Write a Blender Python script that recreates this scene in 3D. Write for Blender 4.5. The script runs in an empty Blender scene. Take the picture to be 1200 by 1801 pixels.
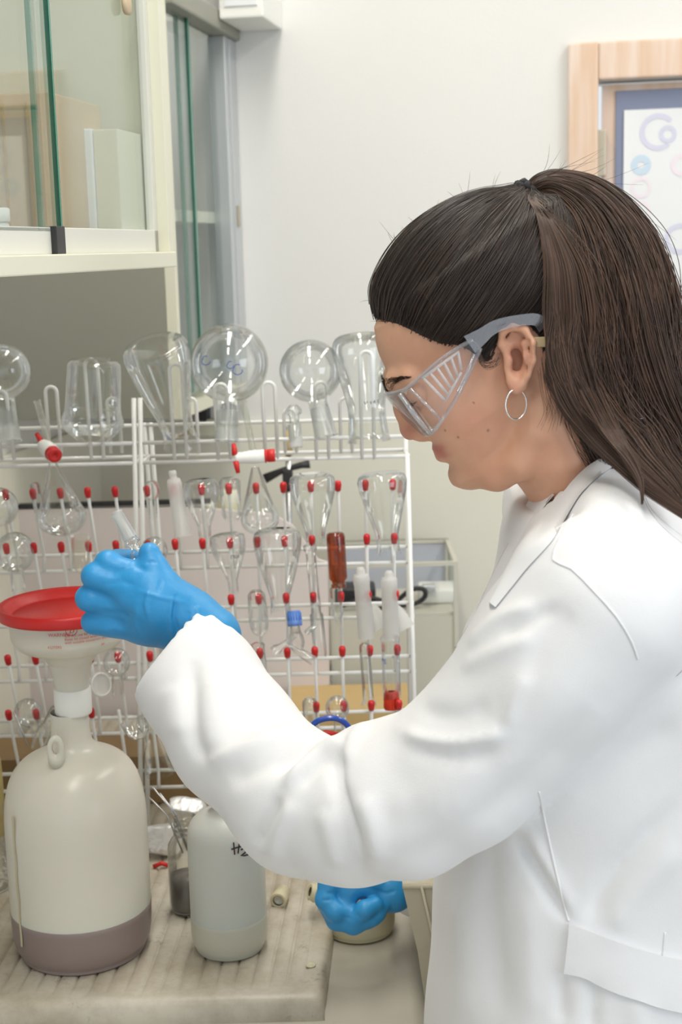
import bpy, math, random
import numpy as np
from mathutils import Vector, Matrix
from mathutils.bvhtree import BVHTree
random.seed(7); rng = np.random.default_rng(7)
S = bpy.context.scene
COL = S.collection

# ------------------------------------------------------------------ camera
F = 2500.0; CX, CY = 600.0, 900.5
PITCH = math.radians(10.5); ROLL = math.radians(1.5)
EYE = np.array([0.0, 0.0, 1.72])
_f = np.array([0, math.cos(PITCH), -math.sin(PITCH)])
_r0 = np.array([1.0, 0, 0]); _u0 = np.array([0, math.sin(PITCH), math.cos(PITCH)])
_R = math.cos(ROLL)*_r0 - math.sin(ROLL)*_u0
_U = math.cos(ROLL)*_u0 + math.sin(ROLL)*_r0
cam = bpy.data.cameras.new('camera'); cam_o = bpy.data.objects.new('camera', cam); COL.objects.link(cam_o)
cam.sensor_fit = 'VERTICAL'; cam.sensor_height = 36.0; cam.sensor_width = 24.0
cam.lens = F/1801*36.0
cam_o.matrix_world = Matrix(((_R[0], _U[0], -_f[0], EYE[0]), (_R[1], _U[1], -_f[1], EYE[1]), (_R[2], _U[2], -_f[2], EYE[2]), (0, 0, 0, 1)))
cam.dof.use_dof = True; cam.dof.focus_distance = 1.36; cam.dof.aperture_fstop = 9.0
cam.clip_start = 0.05
S.camera = cam_o

def ray(px, py):
    d = _f*F + _R*(px-CX) + _U*(CY-py)
    return d
def P(px, py, Y):
    d = ray(px, py); return EYE + d*(Y/d[1])
def PZ(px, py, z):
    d = ray(px, py); return EYE + d*((z-EYE[2])/d[2])
def proj(v):
    q = np.asarray(v) - EYE
    D = q@_f
    return np.stack([CX + F*(q@_R)/D, CY - F*(q@_U)/D], -1)
def ppm(p):                       # pixels per metre at world point
    return F/float((np.asarray(p)-EYE)@_f)

# ------------------------------------------------------------------ world, lights, exposure
S.view_settings.view_transform = 'Standard'; S.view_settings.look = 'None'
S.view_settings.gamma = 1.0; S.view_settings.use_curve_mapping = False
S.view_settings.exposure = 0.0
W = bpy.data.worlds.new('world'); S.world = W; W.use_nodes = True
W.node_tree.nodes['Background'].inputs[0].default_value = (0.86, 0.93, 1.0, 1)
W.node_tree.nodes['Background'].inputs[1].default_value = 0.95
def area(name, loc, target, sx, sy, power, col):
    L = bpy.data.lights.new(name, 'AREA'); L.shape = 'RECTANGLE'; L.size = sx; L.size_y = sy
    L.energy = power; L.color = col
    o = bpy.data.objects.new(name, L); COL.objects.link(o); o.location = loc
    o.rotation_euler = (Vector(target)-Vector(loc)).to_track_quat('-Z', 'Y').to_euler()
    return o
# two rows of ceiling tubes and a tall window far to the right behind the photographer
for i, (x, y, e) in enumerate(((-0.1, 0.35, 12), (-0.1, 1.75, 12), (1.0, 0.35, 11), (1.0, 1.95, 10))):
    area('ceiling_lamp', (x, y, 2.83), (x, y, 0), 0.16, 1.15, e, (1.0, 0.955, 0.88))
area('window_light', (2.7, -0.7, 1.75), (0.4, 1.3, 1.2), 1.8, 1.5, 34, (0.84, 0.91, 1.0))

# ------------------------------------------------------------------ materials
def new_mat(name):
    m = bpy.data.materials.new(name); m.use_nodes = True
    nt = m.node_tree; return m, nt, nt.nodes['Principled BSDF']
def setp(b, **k):
    names = {'color': 'Base Color', 'rough': 'Roughness', 'metal': 'Metallic', 'sss': 'Subsurface Weight', 'spec': 'Specular IOR Level', 'trans': 'Transmission Weight', 'coat': 'Coat Weight', 'sheen': 'Sheen Weight', 'ior': 'IOR'}
    for a, v in k.items():
        if a == 'color' and len(v) == 3: v = (*v, 1)
        b.inputs[names[a]].default_value = v
def srgb(r, g, b):
    f = lambda c: (c/255/12.92) if c/255 <= .04045 else ((c/255+.055)/1.055)**2.4
    return (f(r), f(g), f(b))
def mat(name, color, rough=.5, noise=0, nscale=20, bump=0, bscale=60, **k):
    m, nt, b = new_mat(name); setp(b, color=color, rough=rough, **k)
    N = nt.nodes; L = nt.links
    if noise or bump:
        tc = N.new('ShaderNodeTexCoord')
    if noise:
        n = N.new('ShaderNodeTexNoise'); n.inputs['Scale'].default_value = nscale; n.inputs['Detail'].default_value = 5
        L.new(tc.outputs['Object'], n.inputs['Vector'])
        mx = N.new('ShaderNodeMix'); mx.data_type = 'RGBA'
        mx.inputs[6].default_value = (*[c*(1-noise) for c in color[:3]], 1); mx.inputs[7].default_value = (*[min(1, c*(1+noise*.6)) for c in color[:3]], 1)
        L.new(n.outputs['Fac'], mx.inputs[0]); L.new(mx.outputs[2], b.inputs['Base Color'])
    if bump:
        n2 = N.new('ShaderNodeTexNoise'); n2.inputs['Scale'].default_value = bscale; n2.inputs['Detail'].default_value = 3
        L.new(tc.outputs['Object'], n2.inputs['Vector'])
        bp = N.new('ShaderNodeBump'); bp.inputs['Strength'].default_value = bump; bp.inputs['Distance'].default_value = .002
        L.new(n2.outputs['Fac'], bp.inputs['Height']); L.new(bp.outputs['Normal'], b.inputs['Normal'])
    return m
def glass_mat(name, tint=(.965, .975, .965), edge=(.40, .44, .41), refl=1.0, rough=.015, milky=0.0, milk=(.9, .9, .9), power=1.0, fbias=0.0, fmul=1.6):
    m, nt, b = new_mat(name); N = nt.nodes; L = nt.links
    N.remove(b); out = N['Material Output']
    lw = N.new('ShaderNodeLayerWeight'); lw.inputs['Blend'].default_value = .5
    pw = N.new('ShaderNodeMath'); pw.operation = 'POWER'; pw.inputs[1].default_value = 4.0/power
    L.new(lw.outputs['Facing'], pw.inputs[0])
    mc = N.new('ShaderNodeMix'); mc.data_type = 'RGBA'; mc.inputs[6].default_value = (*tint, 1); mc.inputs[7].default_value = (*edge, 1)
    L.new(pw.outputs[0], mc.inputs[0])
    tr = N.new('ShaderNodeBsdfTransparent'); L.new(mc.outputs[2], tr.inputs[0])
    gl = N.new('ShaderNodeBsdfGlossy'); gl.inputs['Roughness'].default_value = rough; gl.inputs['Color'].default_value = (refl, refl, refl, 1)
    fr = N.new('ShaderNodeFresnel'); fr.inputs['IOR'].default_value = 1.5
    fm = N.new('ShaderNodeMath'); fm.operation = 'MULTIPLY'; fm.inputs[1].default_value = fmul
    L.new(fr.outputs[0], fm.inputs[0])
    fc = N.new('ShaderNodeMath'); fc.operation = 'ADD'; fc.use_clamp = True; fc.inputs[1].default_value = fbias; L.new(fm.outputs[0], fc.inputs[0])
    fmn = N.new('ShaderNodeMath'); fmn.operation = 'MINIMUM'; fmn.inputs[1].default_value = .75; L.new(fc.outputs[0], fmn.inputs[0])
    ms = N.new('ShaderNodeMixShader'); L.new(fmn.outputs[0], ms.inputs[0]); L.new(tr.outputs[0], ms.inputs[1]); L.new(gl.outputs[0], ms.inputs[2])
    last = ms
    if milky:
        df = N.new('ShaderNodeBsdfDiffuse'); df.inputs[0].default_value = (*milk, 1)
        tl = N.new('ShaderNodeBsdfTranslucent'); tl.inputs[0].default_value = (*milk, 1)
        m1 = N.new('ShaderNodeMixShader'); m1.inputs[0].default_value = .5; L.new(df.outputs[0], m1.inputs[1]); L.new(tl.outputs[0], m1.inputs[2])
        m2 = N.new('ShaderNodeMixShader'); m2.inputs[0].default_value = milky; L.new(ms.outputs[0], m2.inputs[1]); L.new(m1.outputs[0], m2.inputs[2])
        last = m2
    L.new(last.outputs[0], out.inputs[0]); return m

M = {}
M['wall'] = mat('wall_paint', srgb(228, 227, 224), .85, noise=.03, nscale=3, bump=.15, bscale=200)
M['ceiling'] = mat('ceiling_paint', (.82, .82, .80), .9, bump=.1)
M['floor'] = mat('floor_vinyl', (.42, .42, .40), .4, noise=.1)
M['cream'] = mat('cream_laminate', srgb(222, 220, 200), .42, noise=.02, nscale=8)
M['cream_shaded'] = mat('shaded_cream_panel', srgb(146, 146, 134), .5, noise=.02)  # near cabinet's shade on the tall cabinet's side panel, put into this colour
M['alu'] = mat('aluminium', srgb(200, 204, 206), .35, metal=.5)
M['track'] = mat('white_track', srgb(214, 214, 205), .4)
M['black'] = mat('black_plastic', (.02, .02, .022), .45)
M['card'] = mat('cardboard', srgb(196, 168, 116), .8, noise=.08, nscale=30)
M['cardbox'] = mat('cardboard_pale', srgb(200, 180, 150), .8, noise=.06, nscale=30)
M['brown'] = mat('brown_board', srgb(138, 112, 76), .75, noise=.2, nscale=12)
M['paper'] = mat('white_card', srgb(232, 234, 236), .6, noise=.02)
M['rack'] = mat('white_coated_wire', srgb(238, 238, 234), .3, coat=.3)
M['redtip'] = mat('red_rubber', srgb(205, 32, 34), .35)
M['red'] = mat('red_plastic', srgb(206, 36, 34), .38, bump=.1, bscale=400)
M['orange'] = mat('red_orange_cap', srgb(212, 52, 22), .4)
M['bluecap'] = mat('blue_cap', srgb(92, 136, 212), .4)
M['white'] = mat('white_plastic', srgb(238, 238, 232), .35)
M['hdpe'] = mat('milky_plastic', srgb(220, 216, 202), .28, noise=.05, nscale=6, sss=.2)
M['hdpew'] = mat('milky_white_plastic', srgb(206, 209, 203), .35, noise=.03, nscale=6, sss=.2)
M['glass'] = glass_mat('clear_glass')
M['glassg'] = glass_mat('pane_glass', tint=(.945, .962, .96), edge=(.85, .9, .89), fmul=.25)
M['frost'] = glass_mat('ground_glass', milky=.35, rough=.25, milk=(.85, .87, .87))
M['plasticfrost'] = glass_mat('frosted_plastic', milky=.72, rough=.3, milk=(.88, .88, .86))
M['cloudy'] = glass_mat('cloudy_glass', milky=.10, tint=(.95, .95, .90), milk=(.85, .84, .75))
M['goggle'] = glass_mat('clear_polycarbonate', tint=(.98, .98, .985), edge=(.78, .80, .84), milk=(.9, .92, .97), rough=.03, fmul=.8)
M['temple'] = glass_mat('clear_temple_plastic', tint=(.95, .95, .97), edge=(.8, .82, .86), milky=.05, milk=(.9, .93, 1), rough=.12, fbias=.05)
M['gogglerib'] = glass_mat('polycarbonate_rib', tint=(.96, .96, .97), edge=(.8, .82, .86), milky=.45, milk=(.95, .95, .97), rough=.08)
M['gogglerim'] = glass_mat('clear_polycarbonate_rim', tint=(.93, .93, .95), edge=(.70, .72, .76), milky=.14, milk=(.9, .92, .97), rough=.06, fbias=.06)
M['amber'] = glass_mat('amber_glass', tint=(.62, .22, .035), edge=(.28, .07, .01), milky=.10, milk=(.5, .15, .02))
M['edgegreen'] = mat('glass_edge', srgb(18, 120, 96), .2, coat=.5)
M['steel'] = mat('steel', (.6, .6, .6), .25, metal=1.0)
M['silver'] = mat('silver', (.85, .84, .82), .12, metal=1.0)
M['foil'] = mat('aluminium_foil', (.8, .8, .79), .3, metal=.35, bump=1.0, bscale=90)
M['darkliq'] = mat('grey_residue', srgb(122, 116, 108), .3)
M['inkblue'] = mat('blue_ink', srgb(70, 90, 170), .5)
M['inkblack'] = mat('black_ink', (.02, .02, .02), .5)
M['inkred'] = mat('red_print', srgb(214, 92, 82), .5)
M['pale_blue_print'] = mat('pale_blue_print', srgb(200, 218, 234), .6)
M['pale_violet_print'] = mat('pale_violet_print', srgb(212, 212, 230), .6)
M['pale_pink_print'] = mat('pale_pink_print', srgb(236, 226, 234), .6)
M['pen'] = mat('blue_plastic', srgb(24, 74, 176), .25, coat=.6)
M['yellow'] = glass_mat('yellow_liquid_bottle', tint=(.9, .8, .45), edge=(.6, .5, .2), milky=.4, milk=(.85, .76, .42))

# ------------------------------------------------------------------ mesh helpers
def link(name, verts, faces, material, parent=None, smooth=True, loc=None):
    me = bpy.data.meshes.new(name)
    if isinstance(verts, np.ndarray) and isinstance(faces, np.ndarray):
        me.vertices.add(len(verts)); me.vertices.foreach_set('co', verts.astype(np.float32).ravel())
        n, k = faces.shape
        me.loops.add(n*k); me.loops.foreach_set('vertex_index', faces.astype(np.int32).ravel())
        me.polygons.add(n); me.polygons.foreach_set('loop_start', np.arange(0, n*k, k, dtype=np.int32))
        me.update(calc_edges=True); me.validate()
    else:
        me.from_pydata([tuple(v) for v in verts], [], [tuple(f) for f in faces]); me.update()
    if smooth: me.polygons.foreach_set('use_smooth', [True]*len(me.polygons))
    for mm in (material if isinstance(material, (list, tuple)) else [material]): me.materials.append(mm)
    o = bpy.data.objects.new(name, me); COL.objects.link(o)
    if parent is not None: o.parent = parent
    if loc is not None: o.location = loc
    return o
def tag(o, label=None, cat=None, group=None, kind=None):
    if label: o['label'] = label
    if cat: o['category'] = cat
    if group: o['group'] = group
    if kind: o['kind'] = kind
    return o
def thing(name, label, cat, loc=(0, 0, 0), group=None):
    """Empty at the thing's base; children are given in world coordinates through Part()"""
    o = bpy.data.objects.new(name, None); COL.objects.link(o); o.location = Vector(loc); o.empty_display_size = .02
    tag(o, label, cat, group); return o
class MB:
    def __init__(s): s.v = []; s.f = []
    def add(s, v, f):
        n = len(s.v); s.v += [tuple(map(float, p)) for p in v]; s.f += [tuple(i+n for i in q) for q in f]; return s
    def box(s, lo, hi, bev=0.0, fr=None):
        x0, y0, z0 = lo; x1, y1, z1 = hi
        if bev <= 0:
            v = [(x, y, z) for z in (z0, z1) for y in (y0, y1) for x in (x0, x1)]
            f = [(0, 2, 3, 1), (4, 5, 7, 6), (0, 1, 5, 4), (2, 6, 7, 3), (0, 4, 6, 2), (1, 3, 7, 5)]
        else:
            import bmesh
            bm = bmesh.new(); bmesh.ops.create_cube(bm, size=1)
            for q in bm.verts: q.co = Vector(((x0+x1)/2+q.co.x*(x1-x0), (y0+y1)/2+q.co.y*(y1-y0), (z0+z1)/2+q.co.z*(z1-z0)))
            bmesh.ops.bevel(bm, geom=bm.edges[:], offset=bev, segments=2, affect='EDGES', profile=.6)
            bm.verts.index_update(); v = [tuple(q.co) for q in bm.verts]; f = [tuple(q.index for q in g.verts) for g in bm.faces]; bm.free()
        if fr is not None: v = [fr(*p) for p in v]
        return s.add(v, f)
    def tube(s, pts, r, n=8, caps=True, closed=False, flat=None):
        pts = [np.array(p, float) for p in pts]; m = len(pts)
        rs = r if hasattr(r, '__len__') else [r]*m
        prev = None; rings = []
        for i, p in enumerate(pts):
            if closed: t = pts[(i+1) % m]-pts[i-1]
            else: t = pts[min(i+1, m-1)]-pts[max(i-1, 0)]
            t = t/(np.linalg.norm(t)+1e-12)
            if prev is None:
                a = np.array([0, 0, 1.0]) if abs(t[2]) < .9 else np.array([1.0, 0, 0])
                u = np.cross(t, a)
            else: u = prev - t*(prev@t)
            u /= np.linalg.norm(u)+1e-12; w = np.cross(t, u); prev = u
            rings.append([p + rs[i]*(math.cos(2*math.pi*k/n)*u + math.sin(2*math.pi*k/n)*w) for k in range(n)])
        v = [q for R_ in rings for q in R_]; f = []
        for i in range(m if closed else m-1):
            j = (i+1) % m
            for k in range(n): f.append((i*n+k, i*n+(k+1) % n, j*n+(k+1) % n, j*n+k))
        if caps and not closed:
            f.append(tuple(range(n))[::-1]); f.append(tuple((m-1)*n+k for k in range(n)))
        return s.add(v, f)
    def lathe(s, A, B, prof, n=40, capa=False, capb=False):
        """axis A->B, prof = [(t, r)] t in 0..1 along the axis, r in metres"""
        A = np.array(A, float); B = np.array(B, float); ax = B-A; t = ax/np.linalg.norm(ax)
        a = np.array([0, 1.0, 0]) if abs(t[1]) < .9 else np.array([1.0, 0, 0])
        u = np.cross(t, a); u /= np.linalg.norm(u); w = np.cross(t, u)
        v = []; f = []
        for (tt, r) in prof:
            c = A+ax*tt
            for k in range(n): v.append(c + r*(math.cos(2*math.pi*k/n)*u+math.sin(2*math.pi*k/n)*w))
        for i in range(len(prof)-1):
            for k in range(n): f.append((i*n+k, i*n+(k+1) % n, (i+1)*n+(k+1) % n, (i+1)*n+k))
        if capa: f.append(tuple(range(n))[::-1])
        if capb: f.append(tuple((len(prof)-1)*n+k for k in range(n)))
        return s.add(v, f)
    def build(s, name, m, parent=None, smooth=True):
        v = s.v
        if parent is not None:
            l = parent_origin(parent); v = [(a-l[0], b-l[1], c-l[2]) for a, b, c in v]
            o = link(name, v, s.f, m, parent, smooth)
        else:
            # origin at the lowest centre of the thing
            xs = [p[0] for p in v]; ys = [p[1] for p in v]; zs = [p[2] for p in v]
            c = ((min(xs)+max(xs))/2, (min(ys)+max(ys))/2, min(zs))
            o = link(name, [(a-c[0], b-c[1], d-c[2]) for a, b, d in v], s.f, m, None, smooth); o.location = c
        return o
def parent_origin(p):
    l = Vector((0, 0, 0))
    while p is not None: l += p.location; p = p.parent
    return l
def smooth_prof(pts, n=8):
    """Catmull-Rom through (t, r) points"""
    pts = [np.array(p, float) for p in pts]; out = []
    for i in range(len(pts)-1):
        p0, p1, p2, p3 = pts[max(i-1, 0)], pts[i], pts[i+1], pts[min(i+2, len(pts)-1)]
        for k in range(n):
            t = k/n
            q = .5*((2*p1)+(-p0+p2)*t+(2*p0-5*p1+4*p2-p3)*t*t+(-p0+3*p1-3*p2+p3)*t**3)
            out.append(q)
    out.append(pts[-1]); return out

# ------------------------------------------------------------------ implicit surfaces (signed distances on a grid, meshed by surface nets)
class Field:
    def __init__(s, lo, hi, vox):
        s.lo = np.array(lo, float); s.h = vox
        s.n = np.ceil((np.array(hi)-s.lo)/vox).astype(int)+1
        s.V = np.full(s.n, .04, np.float32)
    def block(s, lo, hi, m):
        a = np.maximum(((np.array(lo)-m-s.lo)/s.h).astype(int), 0); b = np.minimum(((np.array(hi)+m-s.lo)/s.h).astype(int)+2, s.n)
        if np.any(b <= a): return None, None
        ax = [s.lo[i]+s.h*np.arange(a[i], b[i]) for i in range(3)]
        G = np.meshgrid(*ax, indexing='ij', sparse=True)
        return tuple(slice(a[i], b[i]) for i in range(3)), G
    def op(s, fn, lo, hi, k=0.0, mode='u', m=.035):
        sl, G = s.block(lo, hi, m)
        if sl is None: return
        d = fn(*G).astype(np.float32); v = s.V[sl]
        if mode == 's': d = -d
        if k > 0:
            h = np.maximum(k-np.abs(v-d), 0)/k; q = h*h*k*.25
        else: q = 0
        s.V[sl] = np.minimum(v, d)-q if mode == 'u' else np.maximum(v, d)+q
    def seg(s, a, b, ra, rb, k=.01, mode='u', sc=None):
        a = np.array(a, float); b = np.array(b, float); ab = b-a; L2 = ab@ab+1e-12; R_ = max(ra, rb)
        def fn(X, Y, Z):
            px, py, pz = X-a[0], Y-a[1], Z-a[2]
            t = np.clip((px*ab[0]+py*ab[1]+pz*ab[2])/L2, 0, 1)
            return np.sqrt((px-t*ab[0])**2+(py-t*ab[1])**2+(pz-t*ab[2])**2)-(ra+(rb-ra)*t)
        s.op(fn, np.minimum(a, b)-R_, np.maximum(a, b)+R_, k, mode)
    def chain(s, pts, rs, k=.01, mode='u'):
        for i in range(len(pts)-1): s.seg(pts[i], pts[i+1], rs[i], rs[i+1], k, mode)
    def ell(s, c, r, k=.01, mode='u', rot=None):
        c = np.array(c, float); r = np.array(r, float); Rm = np.eye(3) if rot is None else np.array(rot, float)   # rows: local axes
        def fn(X, Y, Z):
            px, py, pz = X-c[0], Y-c[1], Z-c[2]
            q = [(Rm[i][0]*px+Rm[i][1]*py+Rm[i][2]*pz) for i in range(3)]
            k0 = np.sqrt(sum((q[i]/r[i])**2 for i in range(3))); k1 = np.sqrt(sum((q[i]/r[i]**2)**2 for i in range(3)))
            return k0*(k0-1)/(k1+1e-9)
        e = np.full(3, r.max()); s.op(fn, c-e, c+e, k, mode)
    def mesh(s, relax=2):
        V = s.V; h = s.h; n = np.array(V.shape)
        ins = V < 0
        cnt = np.zeros(n-1, np.int8)
        for dx in (0, 1):
            for dy in (0, 1):
                for dz in (0, 1): cnt += ins[dx:n[0]-1+dx, dy:n[1]-1+dy, dz:n[2]-1+dz]
        cells = np.argwhere((cnt > 0) & (cnt < 8))
        idx = -np.ones(n-1, np.int64); idx[tuple(cells.T)] = np.arange(len(cells))
        acc = np.zeros((len(cells), 3)); c_ = np.zeros(len(cells))
        corners = [np.array(c) for c in ((0, 0, 0), (1, 0, 0), (0, 1, 0), (1, 1, 0), (0, 0, 1), (1, 0, 1), (0, 1, 1), (1, 1, 1))]
        val = [V[tuple((cells+c).T)] for c in corners]
        for i in range(8):
            for j in range(i+1, 8):
                if np.abs(corners[i]-corners[j]).sum() == 1:
                    a, b = val[i], val[j]; m_ = (a < 0) != (b < 0)
                    t = a[m_]/(a[m_]-b[m_])
                    acc[m_] += corners[i]+(corners[j]-corners[i])*t[:, None]; c_[m_] += 1
        P_ = s.lo+h*(cells+acc/c_[:, None])
        quads = []
        for ax in range(3):
            o1, o2 = [(1, 2), (2, 0), (0, 1)][ax]
            sl0 = [slice(None)]*3; sl1 = [slice(None)]*3
            sl0[ax] = slice(0, n[ax]-1); sl1[ax] = slice(1, n[ax])
            A_, B_ = ins[tuple(sl0)], ins[tuple(sl1)]
            e = np.argwhere(A_ != B_)
            e = e[(e[:, o1] > 0) & (e[:, o2] > 0) & (e[:, o1] < n[o1]-1) & (e[:, o2] < n[o2]-1)]
            u = np.zeros(3, int); u[o1] = 1; w = np.zeros(3, int); w[o2] = 1
            q = np.stack([idx[tuple((e-u-w).T)], idx[tuple((e-w).T)], idx[tuple(e.T)], idx[tuple((e-u).T)]], 1)
            flip = ~A_[tuple(e.T)]
            q[flip] = q[flip][:, ::-1]
            quads.append(q)
        Q = np.concatenate(quads)
        Q = Q[(Q >= 0).all(1)]
        for _ in range(relax): P_ = laplace(P_, Q, .5)
        return P_, Q
def laplace(P_, Q, lam):
    acc = np.zeros_like(P_); c = np.zeros(len(P_))
    for i in range(4):
        a, b = Q[:, i], Q[:, (i+1) % 4]
        for k in range(3):
            acc[:, k] += np.bincount(a, P_[b, k], len(P_))+np.bincount(b, P_[a, k], len(P_))
        c += np.bincount(a, minlength=len(P_))+np.bincount(b, minlength=len(P_))
    return P_*(1-lam)+lam*acc/np.maximum(c, 1)[:, None]
def normals(P_, Q):
    n = np.cross(P_[Q[:, 2]]-P_[Q[:, 0]], P_[Q[:, 3]]-P_[Q[:, 1]])
    N_ = np.zeros_like(P_)
    for i in range(4):
        for k in range(3): N_[:, k] += np.bincount(Q[:, i], n[:, k], len(P_))
    return N_/(np.linalg.norm(N_, axis=1)[:, None]+1e-12)
def poly_sd(px, py, poly):
    """signed distance (negative inside) of 2-D points to a polygon"""
    poly = np.array(poly, float); d = np.full(px.shape, 1e9); ins = np.zeros(px.shape, bool)
    for i in range(len(poly)):
        a = poly[i]; b = poly[(i+1) % len(poly)]; e = b-a
        wx, wy = px-a[0], py-a[1]; t = np.clip((wx*e[0]+wy*e[1])/(e@e+1e-12), 0, 1)
        d = np.minimum(d, (wx-t*e[0])**2+(wy-t*e[1])**2)
        c = ((a[1] <= py) & (b[1] > py)) | ((b[1] <= py) & (a[1] > py))
        xi = a[0]+(py-a[1])/(e[1] if e[1] != 0 else 1e-12)*e[0]
        ins ^= c & (px < xi)
    d = np.sqrt(d); return np.where(ins, -d, d)
def polyline_dist(px, py, pts):
    """distance to a polyline and the parameter 0..1 along it, and the side"""
    best = np.full(px.shape, 1e9); T = np.zeros(px.shape); sd = np.zeros(px.shape); n = len(pts)-1
    for i in range(n):
        a = np.array(pts[i], float); b = np.array(pts[i+1], float); e = b-a
        wx, wy = px-a[0], py-a[1]; t = np.clip((wx*e[0]+wy*e[1])/(e@e+1e-12), 0, 1)
        d = np.hypot(wx-t*e[0], wy-t*e[1]); m = d < best
        best = np.where(m, d, best); T = np.where(m, (i+t)/n, T); sd = np.where(m, np.sign(e[0]*wy-e[1]*wx), sd)
    return best, T, sd
# ================================================================== the room (turned 10.2 degrees against the camera)
TH = math.radians(10.2); E_ = np.array([math.cos(TH), -math.sin(TH), 0]); D_ = np.array([math.sin(TH), math.cos(TH), 0])
def RF(u, v, z): return tuple(E_*u + D_*v + np.array([0, 0, z]))
def toRF(p): return (float(np.dot(p, E_)), float(np.dot(p, D_)), float(p[2]))
VB = 2.72; UL = -0.99; UR = 3.1; VN = -2.2; HC = 2.9; ZB = 0.90
def struct(name, mb, m, smooth=False):
    o = mb.build(name, m, None, smooth); o['kind'] = 'structure'; return o
def on_wall(px, py, v):            # pixel -> room coordinates on the plane v = const
    d = ray(px, py); t = v/np.dot(d, D_); t = (v-np.dot(EYE, D_))/np.dot(d, D_); return toRF(EYE+d*t)
def on_u(px, py, u):
    d = ray(px, py); t = (u-np.dot(EYE, E_))/np.dot(d, E_); return toRF(EYE+d*t)
struct('floor', MB().box((UL-.1, VN, -.05), (UR+.1, VB+.1, 0), fr=RF), M['floor'])
struct('ceiling', MB().box((UL-.1, VN, HC), (UR+.1, VB+.1, HC+.05), fr=RF), M['ceiling'])
struct('wall_left', MB().box((UL-.1, VN, 0), (UL, VB+.1, HC), fr=RF), M['wall'])
struct('wall_right', MB().box((UR, VN, 0), (UR+.1, VB+.1, HC), fr=RF), M['wall'])
# back wall with the doorway cut out
dl = on_wall(1052, 300, VB)[0]; dt = on_wall(1100, 140, VB)[2]; dr = dl+.86
w = MB().box((UL, VB, 0), (dl, VB+.1, HC), fr=RF).box((dr, VB, 0), (UR, VB+.1, HC), fr=RF).box((dl, VB, dt), (dr, VB+.1, HC), fr=RF)
struct('wall_back', w, M['wall'])
# wood material with grain for the door
def wood():
    m, nt, b = new_mat('pale_wood'); N = nt.nodes; L = nt.links
    tc = N.new('ShaderNodeTexCoord'); mp = N.new('ShaderNodeMapping'); mp.inputs['Scale'].default_value = (14, 14, 1.2)
    n = N.new('ShaderNodeTexNoise'); n.inputs['Scale'].default_value = 3; n.inputs['Detail'].default_value = 6
    r = N.new('ShaderNodeValToRGB'); r.color_ramp.elements[0].position = .35; r.color_ramp.elements[1].position = .65
    r.color_ramp.elements[0].color = (*srgb(218, 186, 158), 1); r.color_ramp.elements[1].color = (*srgb(230, 210, 196), 1)
    L.new(tc.outputs['Object'], mp.inputs[0]); L.new(mp.outputs[0], n.inputs['Vector']); L.new(n.outputs['Fac'], r.inputs[0]); L.new(r.outputs[0], b.inputs['Base Color'])
    b.inputs['Roughness'].default_value = .4; return m
M['wood'] = wood()
M['slate'] = mat('slate_blue_panel', srgb(128, 136, 162), .5)
M['brass'] = mat('hinge_metal', srgb(190, 180, 160), .35, metal=.7)
fl = on_wall(1000, 200, VB)[0]; ft = on_wall(1050, 76, VB)[2]
o = struct('trim_1', MB().box((fl, VB-.02, 0), (dl, VB, ft), .004, fr=RF), M['wood'])
o = struct('trim_2', MB().box((dl, VB-.02, dt), (dr+.07, VB, ft), .004, fr=RF), M['wood'])
struct('trim_3', MB().box((dr, VB-.02, 0), (dr+.07, VB, dt), .004, fr=RF), M['wood'])
dv = VB+.02
door = struct('door_1', MB().box((dl+.006, dv, .005), (dr-.006, dv+.04, dt-.006), fr=RF), M['wood'])
door.name = 'door_1'
pl = on_wall(1082, 300, dv)[0]; pt = on_wall(1140, 158, dv)[2]
MB().box((pl, dv-.006, .35), (dr-.05, dv, pt), .002, fr=RF).build('door_panel', M['slate'], door, False)
MB().box((dl-.002, VB-.012, on_wall(1065, 310, VB)[2]), (dl+.014, VB+.02, on_wall(1065, 228, VB)[2]), .002, fr=RF).build('hinge', M['brass'], door, False)
MB().tube([RF(dr-.09, dv-.01, 1.02), RF(dr-.09, dv-.05, 1.02), RF(dr-.2, dv-.055, 1.02)], .009, 10).build('door_handle', M['brass'], door)
# white poster on the door panel with faint printed rings
ql = on_wall(1097, 300, dv-.006)[0]; qt = on_wall(1150, 192, dv-.006)[2]; qr = ql+.5; qb = qt-.62; pv = dv-.008
poster = thing('poster', 'large white poster with faint blue and pink printed circles on the slate blue door', 'poster', RF((ql+qr)/2, pv, qb))
MB().box((ql, pv-.002, qb), (qr, pv, qt), fr=RF).build('sheet', M['paper'], poster, False)
def ring_on(px, py, rad, w_, mname, a0=0, a1=360):
    c = on_wall(px, py, pv-.003); mb = MB(); n = 28; v = []; f = []
    for i in range(n+1):
        a = math.radians(a0+(a1-a0)*i/n)
        for rr in (rad-w_, rad): v.append(RF(c[0]+rr*math.cos(a), pv-.0028, c[2]+rr*math.sin(a)))
    for i in range(n): f.append((2*i, 2*i+1, 2*i+3, 2*i+2))
    mb.add(v, f).build('printed_ring', M[mname], poster, False)
ring_on(1158, 232, .033, .009, 'pale_violet_print', 40, 310)
ring_on(1175, 236, .016, .008, 'pale_violet_print')
ring_on(1128, 290, .018, .012, 'pale_blue_print')
for (x, y) in ((1128, 330), (1127, 372), (1130, 410)): ring_on(x, y, .019, .006, 'pale_pink_print')
ring_on(1196, 420, .028, .009, 'pale_violet_print', 30, 330)
ring_on(1200, 290, .02, .008, 'pale_pink_print')

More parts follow.
